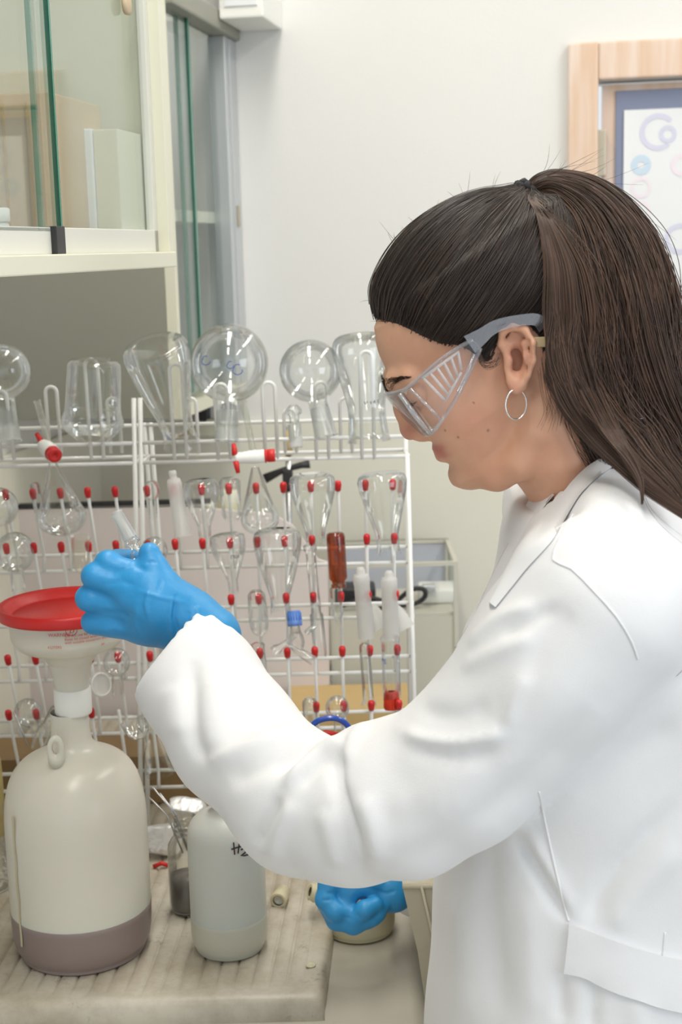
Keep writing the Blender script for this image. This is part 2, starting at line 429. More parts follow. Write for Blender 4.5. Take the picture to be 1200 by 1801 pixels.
# ---------------------------------------------------------------- bench and tray
UE = toRF((0.10, 1.4, 0))[0]
bench = thing('lab_bench', 'long pale grey laboratory bench running along the left wall', 'bench', RF(-.45, 1.2, 0))
BX0, BX1 = -1.3, .085
def CF(x, y, z): return (x, y, z)
M['bench'] = mat('bench_top', srgb(196, 190, 176), .35, noise=.12, nscale=9)
v = [(-.92, .45), (.085, .45), (.085, 2.62), (-.48, 2.72), (-.62, 2.0)]
def prism(mb, poly, z0, z1, bev=False):
    n = len(poly); vv = [(x, y, z0) for x, y in poly]+[(x, y, z1) for x, y in poly]
    f = [tuple(range(n))[::-1], tuple(range(n, 2*n))]+[(i, (i+1) % n, n+(i+1) % n, n+i) for i in range(n)]
    return mb.add(vv, f)
prism(MB(), v, ZB-.035, ZB-.003).build('worktop', M['bench'], bench, False)
prism(MB(), [(-.86, .5), (.05, .5), (.05, 2.55), (-.5, 2.6), (-.6, 2.0)], .1, ZB-.035).build('cabinet_body', M['cream'], bench, False)
prism(MB(), [(-.84, .52), (.01, .52), (.01, 2.5), (-.5, 2.5)], 0, .1).build('plinth', M['black'], bench, False)
for i in range(3):
    y0 = .55+i*.66
    d = MB().box((.05, y0, .13), (.066, y0+.62, ZB-.06), .003).build('door', M['cream'], bench, False)
    MB().tube([(.07, y0+.08, .62), (.09, y0+.08, .62), (.09, y0+.08, .74), (.07, y0+.08, .74)], .005, 8).build('handle', M['steel'], d)
# ridged draining tray
def stain_mat():
    m, nt, b = new_mat('stained_tray'); N = nt.nodes; L = nt.links
    tc = N.new('ShaderNodeTexCoord')
    n1 = N.new('ShaderNodeTexNoise'); n1.inputs['Scale'].default_value = 9; n1.inputs['Detail'].default_value = 8; n1.inputs['Roughness'].default_value = .7
    r1 = N.new('ShaderNodeValToRGB'); r1.color_ramp.elements[0].position = .30; r1.color_ramp.elements[1].position = .62
    r1.color_ramp.elements[0].color = (*srgb(150, 138, 114), 1); r1.color_ramp.elements[1].color = (*srgb(198, 191, 176), 1)
    n2 = N.new('ShaderNodeTexNoise'); n2.inputs['Scale'].default_value = 17; n2.inputs['Detail'].default_value = 10; n2.inputs['Roughness'].default_value = .8
    r2 = N.new('ShaderNodeValToRGB'); r2.color_ramp.elements[0].position = .57; r2.color_ramp.elements[1].position = .70
    r2.color_ramp.elements[0].color = (0, 0, 0, 1); r2.color_ramp.elements[1].color = (.8, .8, .8, 1)
    mx = N.new('ShaderNodeMix'); mx.data_type = 'RGBA'; mx.inputs[7].default_value = (*srgb(104, 84, 56), 1)
    for n in (n1, n2): L.new(tc.outputs['Object'], n.inputs['Vector'])
    L.new(n1.outputs['Fac'], r1.inputs[0]); L.new(n2.outputs['Fac'], r2.inputs[0]); L.new(r1.outputs[0], mx.inputs[6]); L.new(r2.outputs[0], mx.inputs[0]); L.new(mx.outputs[2], b.inputs['Base Color'])
    b.inputs['Roughness'].default_value = .38; return m
M['tray'] = stain_mat()
ZT = ZB+.022
tray = thing('draining_tray', 'stained off-white ridged draining tray lying on the bench under the bottles', 'tray', (-.36, 1.7, ZB))
YF = PZ(250, 1757, ZT)[1]; XR_ = PZ(560, 1640, ZT)[0]
# upper face: longitudinal grooves built into the surface, fanning slightly; rounded front edge
gs = .0198
xs = sorted(set([-.60, XR_-.012, XR_-.006, XR_]+[round(-.59+gs*k+o, 5) for k in range(45) for o in (-.0030, -.0014, 0, .0014, .0030, gs/2) if -.59+gs*k+o < XR_-.014])); ys = np.linspace(YF, 2.40, 40)
Vt = []; Ft = []
prof_front = [(-.012, -.045), (-.011, -.02), (-.006, -.006), (0.0, -.001), (.008, 0)]
for x in xs:
    for (dy, dz) in prof_front: Vt.append((x, YF+dy, ZT+dz))
    for y in ys[1:]:
        ph = abs(((x+.59)/gs+.5) % 1.0-.5)*gs
        g = -.0034*math.exp(-(ph/.0015)**2)
        fade = min(1, max(0, (y-YF-.02)/.02))*min(1, max(0, (XR_-.01-x)/.01))
        Vt.append((x+.06*(y-YF), y, ZT+g*fade))
m_ = len(prof_front)+len(ys)-1
for i in range(len(xs)-1):
    for j in range(m_-1): Ft.append((i*m_+j, (i+1)*m_+j, (i+1)*m_+j+1, i*m_+j+1))
# right side skirt
b0 = len(Vt)
for j in range(m_): p = Vt[(len(xs)-1)*m_+j]; Vt.append((p[0]+.006, p[1], p[2]-.004)); Vt.append((p[0]+.008, p[1], ZB-.002))
for j in range(m_-1):
    a = (len(xs)-1)*m_+j; Ft.append((a, b0+2*j, b0+2*j+2, a+1)); Ft.append((b0+2*j, b0+2*j+1, b0+2*j+3, b0+2*j+2))
mb = MB(); mb.add(Vt, Ft); mb.build('ridged_surface', M['tray'], tray)
prism(MB(), [(-.595, YF+.01), (XR_-.006, YF+.01), (XR_+.045, 2.39), (-.545, 2.39)], ZB-.003, ZT-.006).build('base', M['tray'], tray, False)
M['splash'] = mat('beige_splashback', srgb(229, 226, 212), .5, noise=.02)
struct('trim_4', MB().box((UL, VB-.012, ZB-.003), (on_wall(900, 1000, VB)[0], VB, on_wall(300, 742, VB)[2]), .001, fr=RF), M['splash'])
struct('trim_5', MB().box((UL, 1.5, ZB-.003), (UL+.012, VB-.012, on_wall(300, 742, VB)[2]), .001, fr=RF), M['splash'])
# ---------------------------------------------------------------- wall cabinets
UC = -.512
def ru(px, py): return on_u(px, py, UC)
c1 = thing('sliding_glass_cabinet', 'cream wall cabinet with green-edged sliding glass doors, nearest the camera at upper left', 'cabinet', RF(-.7, 1.4, 1.68))
ve = on_u(306, 470, UC)[1]; zl0 = on_u(10, 487, UC)[2]; zl1 = on_u(10, 449, UC)[2]
vn = .35
MB().box((UL, vn, zl0), (UC+.004, ve, zl1), .0015, fr=RF).build('shelf_board', M['cream'], c1, False)
MB().box((UL, vn, HC-.25), (UC, ve, HC-.23), fr=RF).build('top_board', M['cream'], c1, False)
MB().box((UL, vn, zl1), (UL+.012, ve, HC-.23), fr=RF).build('back_panel', M['cream_shaded'], c1, False)
MB().box((UL+.012, ve-.02, zl1), (UC+.002, ve, HC-.23), .001, fr=RF).build('end_panel', M['cream'], c1, False)
MB().box((UL+.012, vn, zl1), (UC, vn+.02, HC-.23), .001, fr=RF).build('end_panel', M['cream'], c1, False)
zt = on_u(30, 398, UC-.012)[2]
MB().box((UC-.03, vn+.02, zl1), (UC-.012, ve-.02, zt), .001, fr=RF).build('door_track', M['track'], c1, False)
MB().box((UC-.022, ve-.034, zl1), (UC-.012, ve-.02, HC-.25), .001, fr=RF).build('door_jamb', M['track'], c1, False)
vg = on_u(100, 390, UC-.016)[1]
def pane(name, mat_, parent, u0, u1, v0, v1, z0, z1): return MB().box((u0, v0, z0), (u1, v1, z1), fr=RF).build(name, mat_, parent, False)
p1 = pane('glass_door', M['glassg'], c1, UC-.022, UC-.018, vg-.03, ve-.03, zt-.004, HC-.26)
p2 = pane('glass_door', M['glassg'], c1, UC-.016, UC-.012, vn+.02, vg, zt-.004, HC-.26)
pane('door_edge', M['edgegreen'], p2, UC-.0165, UC-.0115, vg, vg+.004, zt-.004, HC-.26)
pane('door_edge', M['edgegreen'], p1, UC-.0225, UC-.0175, vg-.034, vg-.030, zt-.004, HC-.26)
h = on_u(98, 397, UC-.011)
MB().box((UC-.013, h[1]-.012, zl1), (UC-.006, h[1]+.012, zt+.001), .001, fr=RF).build('door_stop', M['black'], c1, False)
# round wooden knob sticker near the top of the glass
kn = on_u(219, 8, UC-.018)
MB().lathe(RF(UC-.018, kn[1], kn[2]), RF(UC-.012, kn[1], kn[2]), [(0, .0), (0, .011), (.8, .012), (1, .008), (1, 0)], 24).build('finger_pull', M['cardbox'], p1)
# contents of cabinet 1
def boxthing(name, label, cat, m, uvz0, uvz1, bev=.002, group=None):
    o = MB().box(uvz0, uvz1, bev, fr=RF).build(name, m, None, False); return tag(o, label, cat, group)
def front_box(pxl, pxr, pyt, v, depth):
    a = on_wall(pxl, pyt, v); b = on_wall(pxr, pyt, v); return a, b
a, b = front_box(-60, 88, 168, 1.50, 0)
crt = thing('cardboard_box', 'tall pale brown cardboard box behind the left glass door of the cabinet', 'box', RF((a[0]+b[0])/2, 1.55, zl1))
MB().box((a[0], 1.50, zl1+.001), (b[0], 1.66, a[2]), .002, fr=RF).build('carton', M['cardbox'], crt, False)
MB().box((b[0]-.028, 1.498, zl1+.003), (b[0]-.026, 1.50, a[2]-.01), fr=RF).build('fold_line', M['card'], crt, False)
MB().box((a[0]+.04, 1.4985, zl1+.003), (a[0]+.042, 1.50, a[2]-.01), fr=RF).build('fold_line', M['card'], crt, False)
a, b = front_box(108, 205, 228, 1.60, 0)
wbx = thing('white_box', 'plain white carton behind the sliding glass beside the cardboard box', 'box', RF((a[0]+b[0])/2, 1.64, zl1))
MB().box((a[0], 1.60, zl1+.001), (b[0]-.03, 1.69, a[2]), .002, fr=RF).build('carton', M['paper'], wbx, False)
MB().box((b[0]-.03, 1.603, zl1+.001), (b[0], 1.69, a[2]-.001), .002, fr=RF).build('side_flap', M['cream'], wbx, False)
c = on_wall(-4, 390, 1.40)
pj = thing('plastic_jar', 'small white screw-cap jar with a pink label at the left edge inside the cabinet', 'jar', RF(c[0], 1.40, zl1))
MB().lathe(RF(c[0], 1.40, zl1+.001), RF(c[0], 1.40, zl1+.036), [(0, 0), (0, .010), (.1, .0115), (.85, .0115), (1, .009)], 24).build('body', M['white'], pj)
MB().lathe(RF(c[0], 1.40, zl1+.034), RF(c[0], 1.40, zl1+.048), [(0, .012), (.1, .0128), (.9, .0128), (1, .011), (1, 0)], 24).build('cap', M['white'], pj)
MB().lathe(RF(c[0], 1.40, zl1+.008), RF(c[0], 1.40, zl1+.024), [(0, .0117), (1, .0117)], 24).build('label', M['inkred'], pj)

U2 = -.67; V2 = 2.26
z2 = on_wall(200, 738, V2)[2]
c2 = thing('tall_glass_cabinet', 'deeper cream wall cabinet with sliding glass doors against the back wall', 'cabinet', RF(-.8, 2.4, z2))
MB().box((UL, V2, z2), (U2-.002, V2+.018, HC-.02), .0015, fr=RF).build('side_panel', M['cream_shaded'], c2, False)
MB().box((U2-.018, V2-.001, z2-.001), (U2+.001, V2+.012, HC-.02), .0015, fr=RF).build('edge_strip', M['cream'], c2, False)
MB().box((UL, V2+.018, z2), (U2, VB, z2+.02), fr=RF).build('bottom_board', M['cream'], c2, False)
MB().box((UL, V2+.018, z2+.02), (UL+.01, VB, HC-.02), fr=RF).build('back_panel', M['alu'], c2, False)
zs = on_u(360, 372, U2-.03)[2]
MB().box((UL+.01, V2+.018, zs-.02), (U2-.03, VB, zs), fr=RF).build('shelf', M['cream'], c2, False)
zh = on_u(430, 83, U2)[2]
MB().box((U2-.03, V2+.012, zh), (U2+.012, VB, zh+.035), .004, fr=RF).build('head_rail', M['cream_shaded'], c2, False)
MB().box((U2-.03, VB-.085, z2+.02), (U2+.002, VB-.06, zh), .002, fr=RF).build('stile', M['alu'], c2, False)
MB().box((U2-.03, VB-.05, z2+.02), (U2+.002, VB-.002, zh), .002, fr=RF).build('stile', M['alu'], c2, False)
va = on_u(338, 300, U2-.01)[1]; vb_ = on_u(322, 300, U2-.02)[1]
q1 = pane('glass_door', M['glassg'], c2, U2-.012, U2-.008, V2+.02, va, z2+.03, zh)
q2 = pane('glass_door', M['glassg'], c2, U2-.022, U2-.018, vb_, VB-.06, z2+.03, zh)
pane('door_edge', M['edgegreen'], q1, U2-.0125, U2-.0075, va, va+.011, z2+.03, zh)
pane('door_edge', M['edgegreen'], q2, U2-.0225, U2-.0175, vb_-.011, vb_, z2+.03, zh)
kk = on_u(419, 380, U2+.003)
MB().box((U2+.002, kk[1]-.006, kk[2]-.02), (U2+.006, kk[1]+.006, kk[2]+.02), .001, fr=RF).build('lock', M['brass'], c2, False)
# junction box on the wall over the second cabinet
a = on_wall(402, 20, VB-.09); b = on_wall(478, 20, VB-.09); zb_ = on_wall(440, 42, VB-.09)[2]
jb = thing('wall_unit', 'white boxy unit fixed high on the back wall beside the glass cabinet', 'unit', RF((a[0]+b[0])/2, VB-.05, zb_))
MB().box((a[0], VB-.16, zb_), (b[0], VB, zb_+.26), .004, fr=RF).build('housing', M['white'], jb, False)
MB().box((a[0]+.01, VB-.163, zb_+.02), (b[0]-.01, VB-.16, zb_+.24), .001, fr=RF).build('cover', M['paper'], jb, False)
# ================================================================== the person
YH = 1.26
O_ = P(835, 520, YH); U1 = 1/ppm(O_)
FW = np.array([-.84, 0, -.545]); FW /= np.linalg.norm(FW)
UPH = np.array([-.545, 0, .84]); UPH /= np.linalg.norm(UPH)
# account for the camera's slight roll/pitch: image offsets -> world offsets in the sagittal plane
def sag(px, py):                   # pixel -> (f, h) head units through the sagittal plane
    d = (P(px, py, YH)-O_)/U1; return float(d@FW), float(d@UPH)
def Hp(f, h, y=0.0):               # head coords (units, units, metres) -> world
    return O_ + FW*f*U1 + UPH*h*U1 + np.array([0, y, 0])
def Sp(px, py, dy=0.0):            # pixel on the plane Y = YH + dy
    return P(px, py, YH+dy)
person = thing('person', 'woman in a white lab coat, blue gloves and safety goggles working at the bench', 'person', (.32, YH, 0))

# profile (front line of the face) from key pixels
prof = [(664, 600), (668, 622), (677, 645), (685, 668), (701, 692), (722, 722), (744, 752), (757, 776), (763, 792), (768, 806), (786, 822), (790, 838), (800, 850), (827, 859), (867, 850), (908, 825)]
pf = [sag(*p) for p in prof]
# h, F, B, W(front half-width level)
rows = [(50, 172, -190, 137)]
rows += [(pf[0][1], pf[0][0], -196, 145), (pf[1][1], pf[1][0], -195, 145), (pf[2][1], pf[2][0], -192, 143), (pf[3][1], pf[3][0]-2, -186, 140), (pf[4][1], pf[4][0], -174, 137), (pf[5][1], pf[5][0]-4, -140, 134),
         (pf[6][1], pf[6][0]-3, -90, 127), (pf[7][1], pf[7][0]-3, -62, 121), (pf[8][1], pf[8][0]-5, -38, 112), (pf[9][1], pf[9][0]-6, -18, 104), (pf[10][1], pf[10][0]-4, 4, 92), (pf[11][1], pf[11][0]-6, 16, 82), (pf[12][1], pf[12][0]-3, 28, 70), (pf[13][1]+14, pf[13][0]-4, 40, 50), (pf[13][1]+2, pf[13][0]-28, 60, 22)]
rows.sort(); rows = np.array(rows, float)
def head_fn(off=0.0, upto=None):
    def fn(X, Y, Z):
        px, py, pz = X-O_[0], Y-O_[1], Z-O_[2]
        f = (px*FW[0]+pz*FW[2])/U1; h = (px*UPH[0]+pz*UPH[2])/U1; y = np.abs(py)/U1
        Fh = np.interp(h, rows[:, 0], rows[:, 1]); Bh = np.interp(h, rows[:, 0], rows[:, 2]); Wh = np.interp(h, rows[:, 0], rows[:, 3])
        Fh = Fh+off; Bh = Bh-off; Wh = Wh+off
        c = Bh*.52+Fh*.48+np.clip(-h-100, 0, 120)*.12
        a = np.where(f > c, Fh-c, c-Bh); n = np.where(f > c, 2.35, 2.1)
        q = (np.abs((f-c)/a)**n+(y/Wh)**n)**(1/n)
        d = (q-1)*np.minimum(a, Wh)*.9
        d = np.maximum(d, (h-(50+off)))
        d = np.maximum(d, (rows[0, 0]-off)-h)*U1
        k0 = np.sqrt(((f+8)/(190+off))**2+(h/(147+off))**2+(y/(146+off))**2); k1 = np.sqrt(((f+8)/190**2)**2+(h/147**2)**2+(y/146**2)**2)
        e = k0*(k0-1)/(k1+1e-9)*U1
        hh = np.maximum(.012-np.abs(d-e), 0)/.012
        return np.minimum(d, e)-hh*hh*.003
    return fn
body = Field(P(640, 1500, YH)*0+np.array([O_[0]-.13, YH-.115, O_[2]-.36]), np.array([O_[0]+.21, YH+.115, O_[2]+.12]), .0016)
body.op(head_fn(), body.lo, [O_[0]+.2, YH+.11, O_[2]+.12], 0)
k1 = .012
# cheeks, chin, jaw
body.ell(Hp(150, -128, .036), (.020, .022, .026), .02); body.ell(Hp(150, -128, -.036), (.020, .022, .026), .02)
for s in (-1, 1):
    body.chain([Sp(928, 748)+np.array([0, s*.050, 0]), Sp(905, 800)+np.array([0, s*.044, 0]), Sp(868, 826)+np.array([0, s*.030, 0]), Sp(828, 832)+np.array([0, s*.010, 0])], [.015, .0125, .011, .0105], .016)
body.ell(Sp(818, 832), (.0120, .016, .0115), .010)
body.ell(Sp(781, 820), (.0050, .02, .0038), .006, 's')
body.seg(Sp(860, 803), Sp(912, 775), .013, .024, .02)
# nose
body.chain([Sp(700, 694), Sp(712, 722), Sp(721, 748)], [.0050, .0066, .0082], .012)
body.ell(Sp(722, 757), (.0082, .0092, .0088), .006)
for s in (-1, 1):
    body.ell(Sp(741, 760)+np.array([0, s*.0105, 0]), (.0105, .0062, .0075), .006)
    body.ell(Sp(733, 774)+np.array([0, s*.0058, 0]), (.0045, .0026, .0028), .003, 's')
# lips and the fold at the mouth
rotm = np.array([FW, [0, 1, 0], UPH])
body.ell(Sp(772, 788), (.0060, .0200, .0046), .005, rot=rotm)
body.ell(Sp(777, 800), (.0060, .0175, .0052), .005, rot=rotm)
for s in (-1, 1):
    body.chain([Sp(765, 797)+np.array([0, s*.0, 0]), Sp(777, 792)+np.array([0, s*.016, 0]), Sp(792, 783)+np.array([0, s*.0245, 0])], [.0011, .0011, .0008], .0035, 's')
# brow, eye sockets, lids
for s in (-1, 1):
    body.ell(Hp(188, -78, s*.033), (.013, .018, .011), .012, 's', rot=rotm)
    body.ell(Hp(171, -80, s*.032), (.0130, .0140, .0130), .004, rot=rotm)
    body.chain([Hp(200, -52, s*.010), Hp(198, -44, s*.026), Hp(178, -46, s*.046)], [.005, .006, .005], .012)
# ear (near and far)
for s in (-1, 1):
    def Ep(px, py, dy): 
        q = P(px, py, YH-dy); return np.array([q[0], YH+s*dy, q[2]])
    b_ = 0.071
    body.ell(Ep(911, 632, b_+.003), (.0125, .0035, .027), .004)
    body.chain([Ep(893, 628, b_+.001), Ep(881, 606, b_+.003), Ep(884, 586, b_+.006), Ep(902, 575, b_+.009), Ep(924, 580, b_+.013), Ep(937, 603, b_+.015), Ep(938, 634, b_+.013), Ep(929, 660, b_+.009), Ep(918, 676, b_+.006)], [.0022, .0028, .0030, .0030, .0031, .0032, .0030, .0028, .0034], .003)
    body.chain([Ep(918, 676, b_+.006), Ep(909, 682, b_+.004), Ep(902, 670, b_+.002), Ep(900, 655, b_+.001)], [.0042, .0045, .0038, .0026], .004)
    body.chain([Ep(908, 590, b_+.006), Ep(922, 603, b_+.009), Ep(924, 628, b_+.009), Ep(917, 652, b_+.007)], [.0018, .0026, .0030, .0026], .004)
    body.ell(Ep(909, 634, b_+.0055), (.0070, .0055, .0125), .004, 's')
    body.ell(Ep(903, 596, b_+.0085), (.0075, .0035, .0045), .003, 's')
    body.ell(Ep(897, 637, b_+.003), (.0030, .0034, .0055), .003)
    body.chain([Ep(930, 600, b_+.0155), Ep(932, 630, b_+.0145), Ep(925, 655, b_+.0105)], [.0014, .0014, .0012], .003, 's')
# neck
body.chain([Sp(955, 640), Sp(1000, 770), Sp(1062, 905)], [.050, .0515, .058], .022)
body.chain([Sp(938, 700)+np.array([0, -.052, 0]), Sp(975, 800)+np.array([0, -.042, 0]), Sp(985, 900)+np.array([0, -.018, 0])], [.010, .011, .011], .02)
bv, bq = body.mesh(2)

# torso, arms and legs: a coarser field under the clothes, joined to the head mesh as one figure
SH = P(1060, 1010, YH-.16); SHF = P(1060, 1010, YH-.16)+np.array([0, .33, 0])
EL = P(600, 1425, 1.17); WR = P(335, 1098, 1.375)
low = Field([-.26, .95, .0], [.62, 1.62, 1.45], .009)
bxc = P(1040, 1400, YH)[0]
low.chain([Sp(1062, 905), P(1100, 1020, YH), P(1075, 1300, YH), P(1050, 1600, YH), [bxc+.02, YH, .92]], [.055, .070, .085, .095, .105], .03)
low.seg(SH+[.02, .05, -.02], SHF+[.07, -.06, -.04], .040, .036, .03)
low.chain([P(1055, 1060, 1.125), P(815, 1365, 1.13), P(640, 1440, 1.165), P(515, 1405, 1.20), P(418, 1308, 1.265), P(345, 1195, 1.33), WR], [.042, .038, .036, .036, .034, .030, .025], .01)
ELF = P(900, 1420, 1.56); WRF = P(712, 1553, 1.56)
low.chain([P(1075, 1070, 1.41), P(930, 1400, 1.52), P(800, 1535, 1.55), WRF], [.040, .036, .030, .024], .02)
for s in (-1, 1):
    low.chain([[bxc+.02, YH+s*.09, .90], [bxc+.0, YH+s*.09, .50], [bxc+.03, YH+s*.09, .11]], [.085, .055, .036], .03)
lv, lq = low.mesh(2)
V_ = np.concatenate([bv, lv]); Q_ = np.concatenate([bq, lq+len(bv)])

def skin_mat():
    m, nt, b = new_mat('skin'); N = nt.nodes; L = nt.links
    tc = N.new('ShaderNodeTexCoord')
    n1 = N.new('ShaderNodeTexNoise'); n1.inputs['Scale'].default_value = 22; n1.inputs['Detail'].default_value = 5
    r = N.new('ShaderNodeValToRGB'); r.color_ramp.elements[0].position = .3; r.color_ramp.elements[1].position = .7
    r.color_ramp.elements[0].color = (*srgb(208, 154, 124), 1); r.color_ramp.elements[1].color = (*srgb(222, 172, 143), 1)
    L.new(tc.outputs['Object'], n1.inputs['Vector']); L.new(n1.outputs['Fac'], r.inputs[0])
    at = N.new('ShaderNodeAttribute'); at.attribute_name = 'blush'
    mx = N.new('ShaderNodeMix'); mx.data_type = 'RGBA'; mx.inputs[7].default_value = (*srgb(186, 98, 88), 1)
    L.new(at.outputs['Fac'], mx.inputs[0]); L.new(r.outputs[0], mx.inputs[6])
    at2 = N.new('ShaderNodeAttribute'); at2.attribute_name = 'dark'
    mx2 = N.new('ShaderNodeMix'); mx2.data_type = 'RGBA'; mx2.inputs[7].default_value = (*srgb(84, 50, 38), 1)
    L.new(at2.outputs['Fac'], mx2.inputs[0]); L.new(mx.outputs[2], mx2.inputs[6]); L.new(mx2.outputs[2], b.inputs['Base Color'])
    n2 = N.new('ShaderNodeTexNoise'); n2.inputs['Scale'].default_value = 420; n2.inputs['Detail'].default_value = 3
    L.new(tc.outputs['Object'], n2.inputs['Vector'])
    bp = N.new('ShaderNodeBump'); bp.inputs['Strength'].default_value = .12; bp.inputs['Distance'].default_value = .001
    L.new(n2.outputs['Fac'], bp.inputs['Height']); L.new(bp.outputs['Normal'], b.inputs['Normal'])
    setp(b, rough=.48, sss=.12); b.inputs['Subsurface Radius'].default_value = (.01, .004, .002); b.inputs['Subsurface Scale'].default_value = .6
    return m
M['skin'] = skin_mat()
org = np.array(person.location)
bo = link('body', V_-org, Q_, M['skin'], person)
pp = proj(V_); blush = np.zeros(len(V_)); dark = np.zeros(len(V_))
def gauss(x, y, rx, ry): return np.exp(-((pp[:, 0]-x)/rx)**2-((pp[:, 1]-y)/ry)**2)
nh = len(bv); ish = np.arange(len(V_)) < nh
blush += .45*gauss(718, 762, 18, 16)+.75*np.clip(1.35*gauss(771, 789, 12, 8), 0, 1)+.55*np.clip(1.3*gauss(777, 801, 12, 6), 0, 1)+.18*gauss(830, 740, 45, 40)+.35*gauss(912, 625, 22, 40)+.2*gauss(905, 680, 12, 12)
for (x, y, r_) in ((859, 757, 2.2), (806, 769, 1.7), (783, 757, 1.4), (1000, 0, 1), (822, 690, 1.0), (833, 708, .9)): dark += .8*gauss(x, y, r_, r_)
dark += .45*gauss(903, 640, 5, 7)
for nm, arr in (('blush', blush*ish), ('dark', dark*ish)):
    a_ = bo.data.attributes.new(nm, 'FLOAT', 'POINT'); a_.data.foreach_set('value', np.clip(arr, 0, 1).astype(np.float32))
BVb = BVHTree.FromPolygons([tuple(v) for v in bv], [tuple(int(i) for i in q) for q in bq])
def hit_px(bvh, px, py, off=0.0):
    h = bvh.ray_cast(Vector(EYE), Vector(ray(px, py)).normalized())
    return None if h[0] is None else (np.array(h[0])+np.array(h[1])*off, np.array(h[1]))
def close_pt(bvh, p, off=0.0):
    h = bvh.find_nearest(Vector(p)); return np.array(h[0])+np.array(h[1])*off

# ---------------------------------------------------------------- hair
def hair_mat(name, c1, c2, rough=.42):
    m, nt, b = new_mat(name); N = nt.nodes; L = nt.links
    tc = N.new('ShaderNodeTexCoord'); n = N.new('ShaderNodeTexNoise'); n.inputs['Scale'].default_value = 30
    L.new(tc.outputs['Object'], n.inputs['Vector'])
    mx = N.new('ShaderNodeMix'); mx.data_type = 'RGBA'; mx.inputs[6].default_value = (*c1, 1); mx.inputs[7].default_value = (*c2, 1)
    hi = N.new('ShaderNodeHairInfo'); ad = N.new('ShaderNodeMath'); ad.operation = 'MULTIPLY'
    ad2 = N.new('ShaderNodeMath'); ad2.operation = 'MULTIPLY'; ad2.inputs[1].default_value = 1.7
    L.new(hi.outputs['Random'], ad2.inputs[0]); L.new(ad2.outputs[0], ad.inputs[0]); L.new(n.outputs['Fac'], ad.inputs[1]); L.new(ad.outputs[0], mx.inputs[0])
    L.new(mx.outputs[2], b.inputs['Base Color']); setp(b, rough=rough, spec=.5); return m
M['hair_cap'] = hair_mat('dark_hair', (.012, .0075, .0055), (.050, .029, .019), .42)
M['hair_tail'] = hair_mat('brown_hair', (.022, .011, .007), (.115, .058, .034), .46)
M['hair_under'] = mat('hair_mass', (.018, .010, .007), .6)
HL = [(661, 561), (676, 566), (700, 572), (722, 582), (745, 594), (775, 606), (803, 608), (826, 618), (840, 632), (850, 640), (862, 636), (868, 612), (874, 590), (888, 575), (908, 569), (930, 573), (945, 592), (950, 622), (953, 655), (958, 690), (968, 716), (990, 745), (1012, 765), (1050, 790)]
def near_fh(px, py):               # near-side pixels land on the head surface, so unproject there
    h = hit_px(BVb, px, py)
    q = P(px, py, YH-.05) if h is None else h[0]
    d = (q-O_)/U1; return float(d@FW), float(d@UPH), q
hl3 = [near_fh(*p) for p in HL]
hlfh = [sag(*HL[0])]+[(a, b) for a, b, _ in hl3[1:]]
capoly = hlfh+[(-420, -200), (-420, 300), (400, 300), (400, hlfh[0][1])]
cap = Field([O_[0]-.13, YH-.10, O_[2]-.20], [O_[0]+.17, YH+.10, O_[2]+.135], .0021)
base_fn = head_fn(0)
def cap_fn(X, Y, Z):
    px, pz = X-O_[0], Z-O_[2]
    f = (px*FW[0]+pz*FW[2])/U1; h = (px*UPH[0]+pz*UPH[2])/U1
    f2 = f[:, 0, :]; h2 = h[:, 0, :]
    sd = -poly_sd(f2, h2, capoly)*U1
    off = np.where(sd > 0, np.clip(sd*.28, 0, .0070), np.clip(sd*2.0, -.03, 0))[:, None, :]
    return base_fn(X, Y, Z)-off
cap.op(cap_fn, cap.lo, [O_[0]+.17, YH+.10, O_[2]+.135], 0)
TIE = Sp(925, 343)
cap.seg(Sp(893, 398), Sp(916, 356), .018, .006, .02)
cap.V[cap.V > .03] = .03
cv, cq = cap.mesh(2)
hair = link('hair', cv-org, cq, M['hair_under'], person)
BVc = BVHTree.FromPolygons([tuple(v) for v in cv], [tuple(int(i) for i in q) for q in cq])
C0 = Hp(-5, 20)
def cap_hit(d, off):
    d = Vector(d).normalized(); o = Vector(C0)+d*.25
    h = BVc.ray_cast(o, -d)
    if h[0] is None: return None
    return np.array(h[0])+np.array(d)*off
def curves_obj(name, strands, rad, m, parent):
    hc = bpy.data.hair_curves.new(name); sizes = [len(s) for s in strands]
    hc.add_curves(sizes)
    pts = np.concatenate(strands).astype(np.float32)-np.array(parent_origin(parent), np.float32)
    hc.attributes['position'].data.foreach_set('vector', pts.ravel())
    r = np.concatenate([np.interp(np.linspace(0, 1, n), [0, .12, .7, 1], [1, 1, .85, .3])*(rad if not hasattr(rad, '__len__') else rad[i]) for i, n in enumerate(sizes)]).astype(np.float32)
    a = hc.attributes.get('radius') or hc.attributes.new('radius', 'FLOAT', 'POINT'); a.data.foreach_set('value', r)
    hc.materials.append(m); o = bpy.data.objects.new(name, hc); COL.objects.link(o); o.parent = parent; return o
tied = (TIE-C0)/np.linalg.norm(TIE-C0)
seg = np.array([q for _, _, q in hl3]); seg[0] = Sp(661, 561)
cum = np.r_[0, np.cumsum(np.linalg.norm(np.diff(seg, axis=0), axis=1))]
strands = []
def hairline_pt(s): return np.array([np.interp(s, cum, seg[:, i]) for i in range(3)])
def slerp(a, b, t):
    w = math.acos(max(-1, min(1, float(a@b)))); 
    return a if w < 1e-4 else (math.sin((1-t)*w)*a+math.sin(t*w)*b)/math.sin(w)
NC = 5200
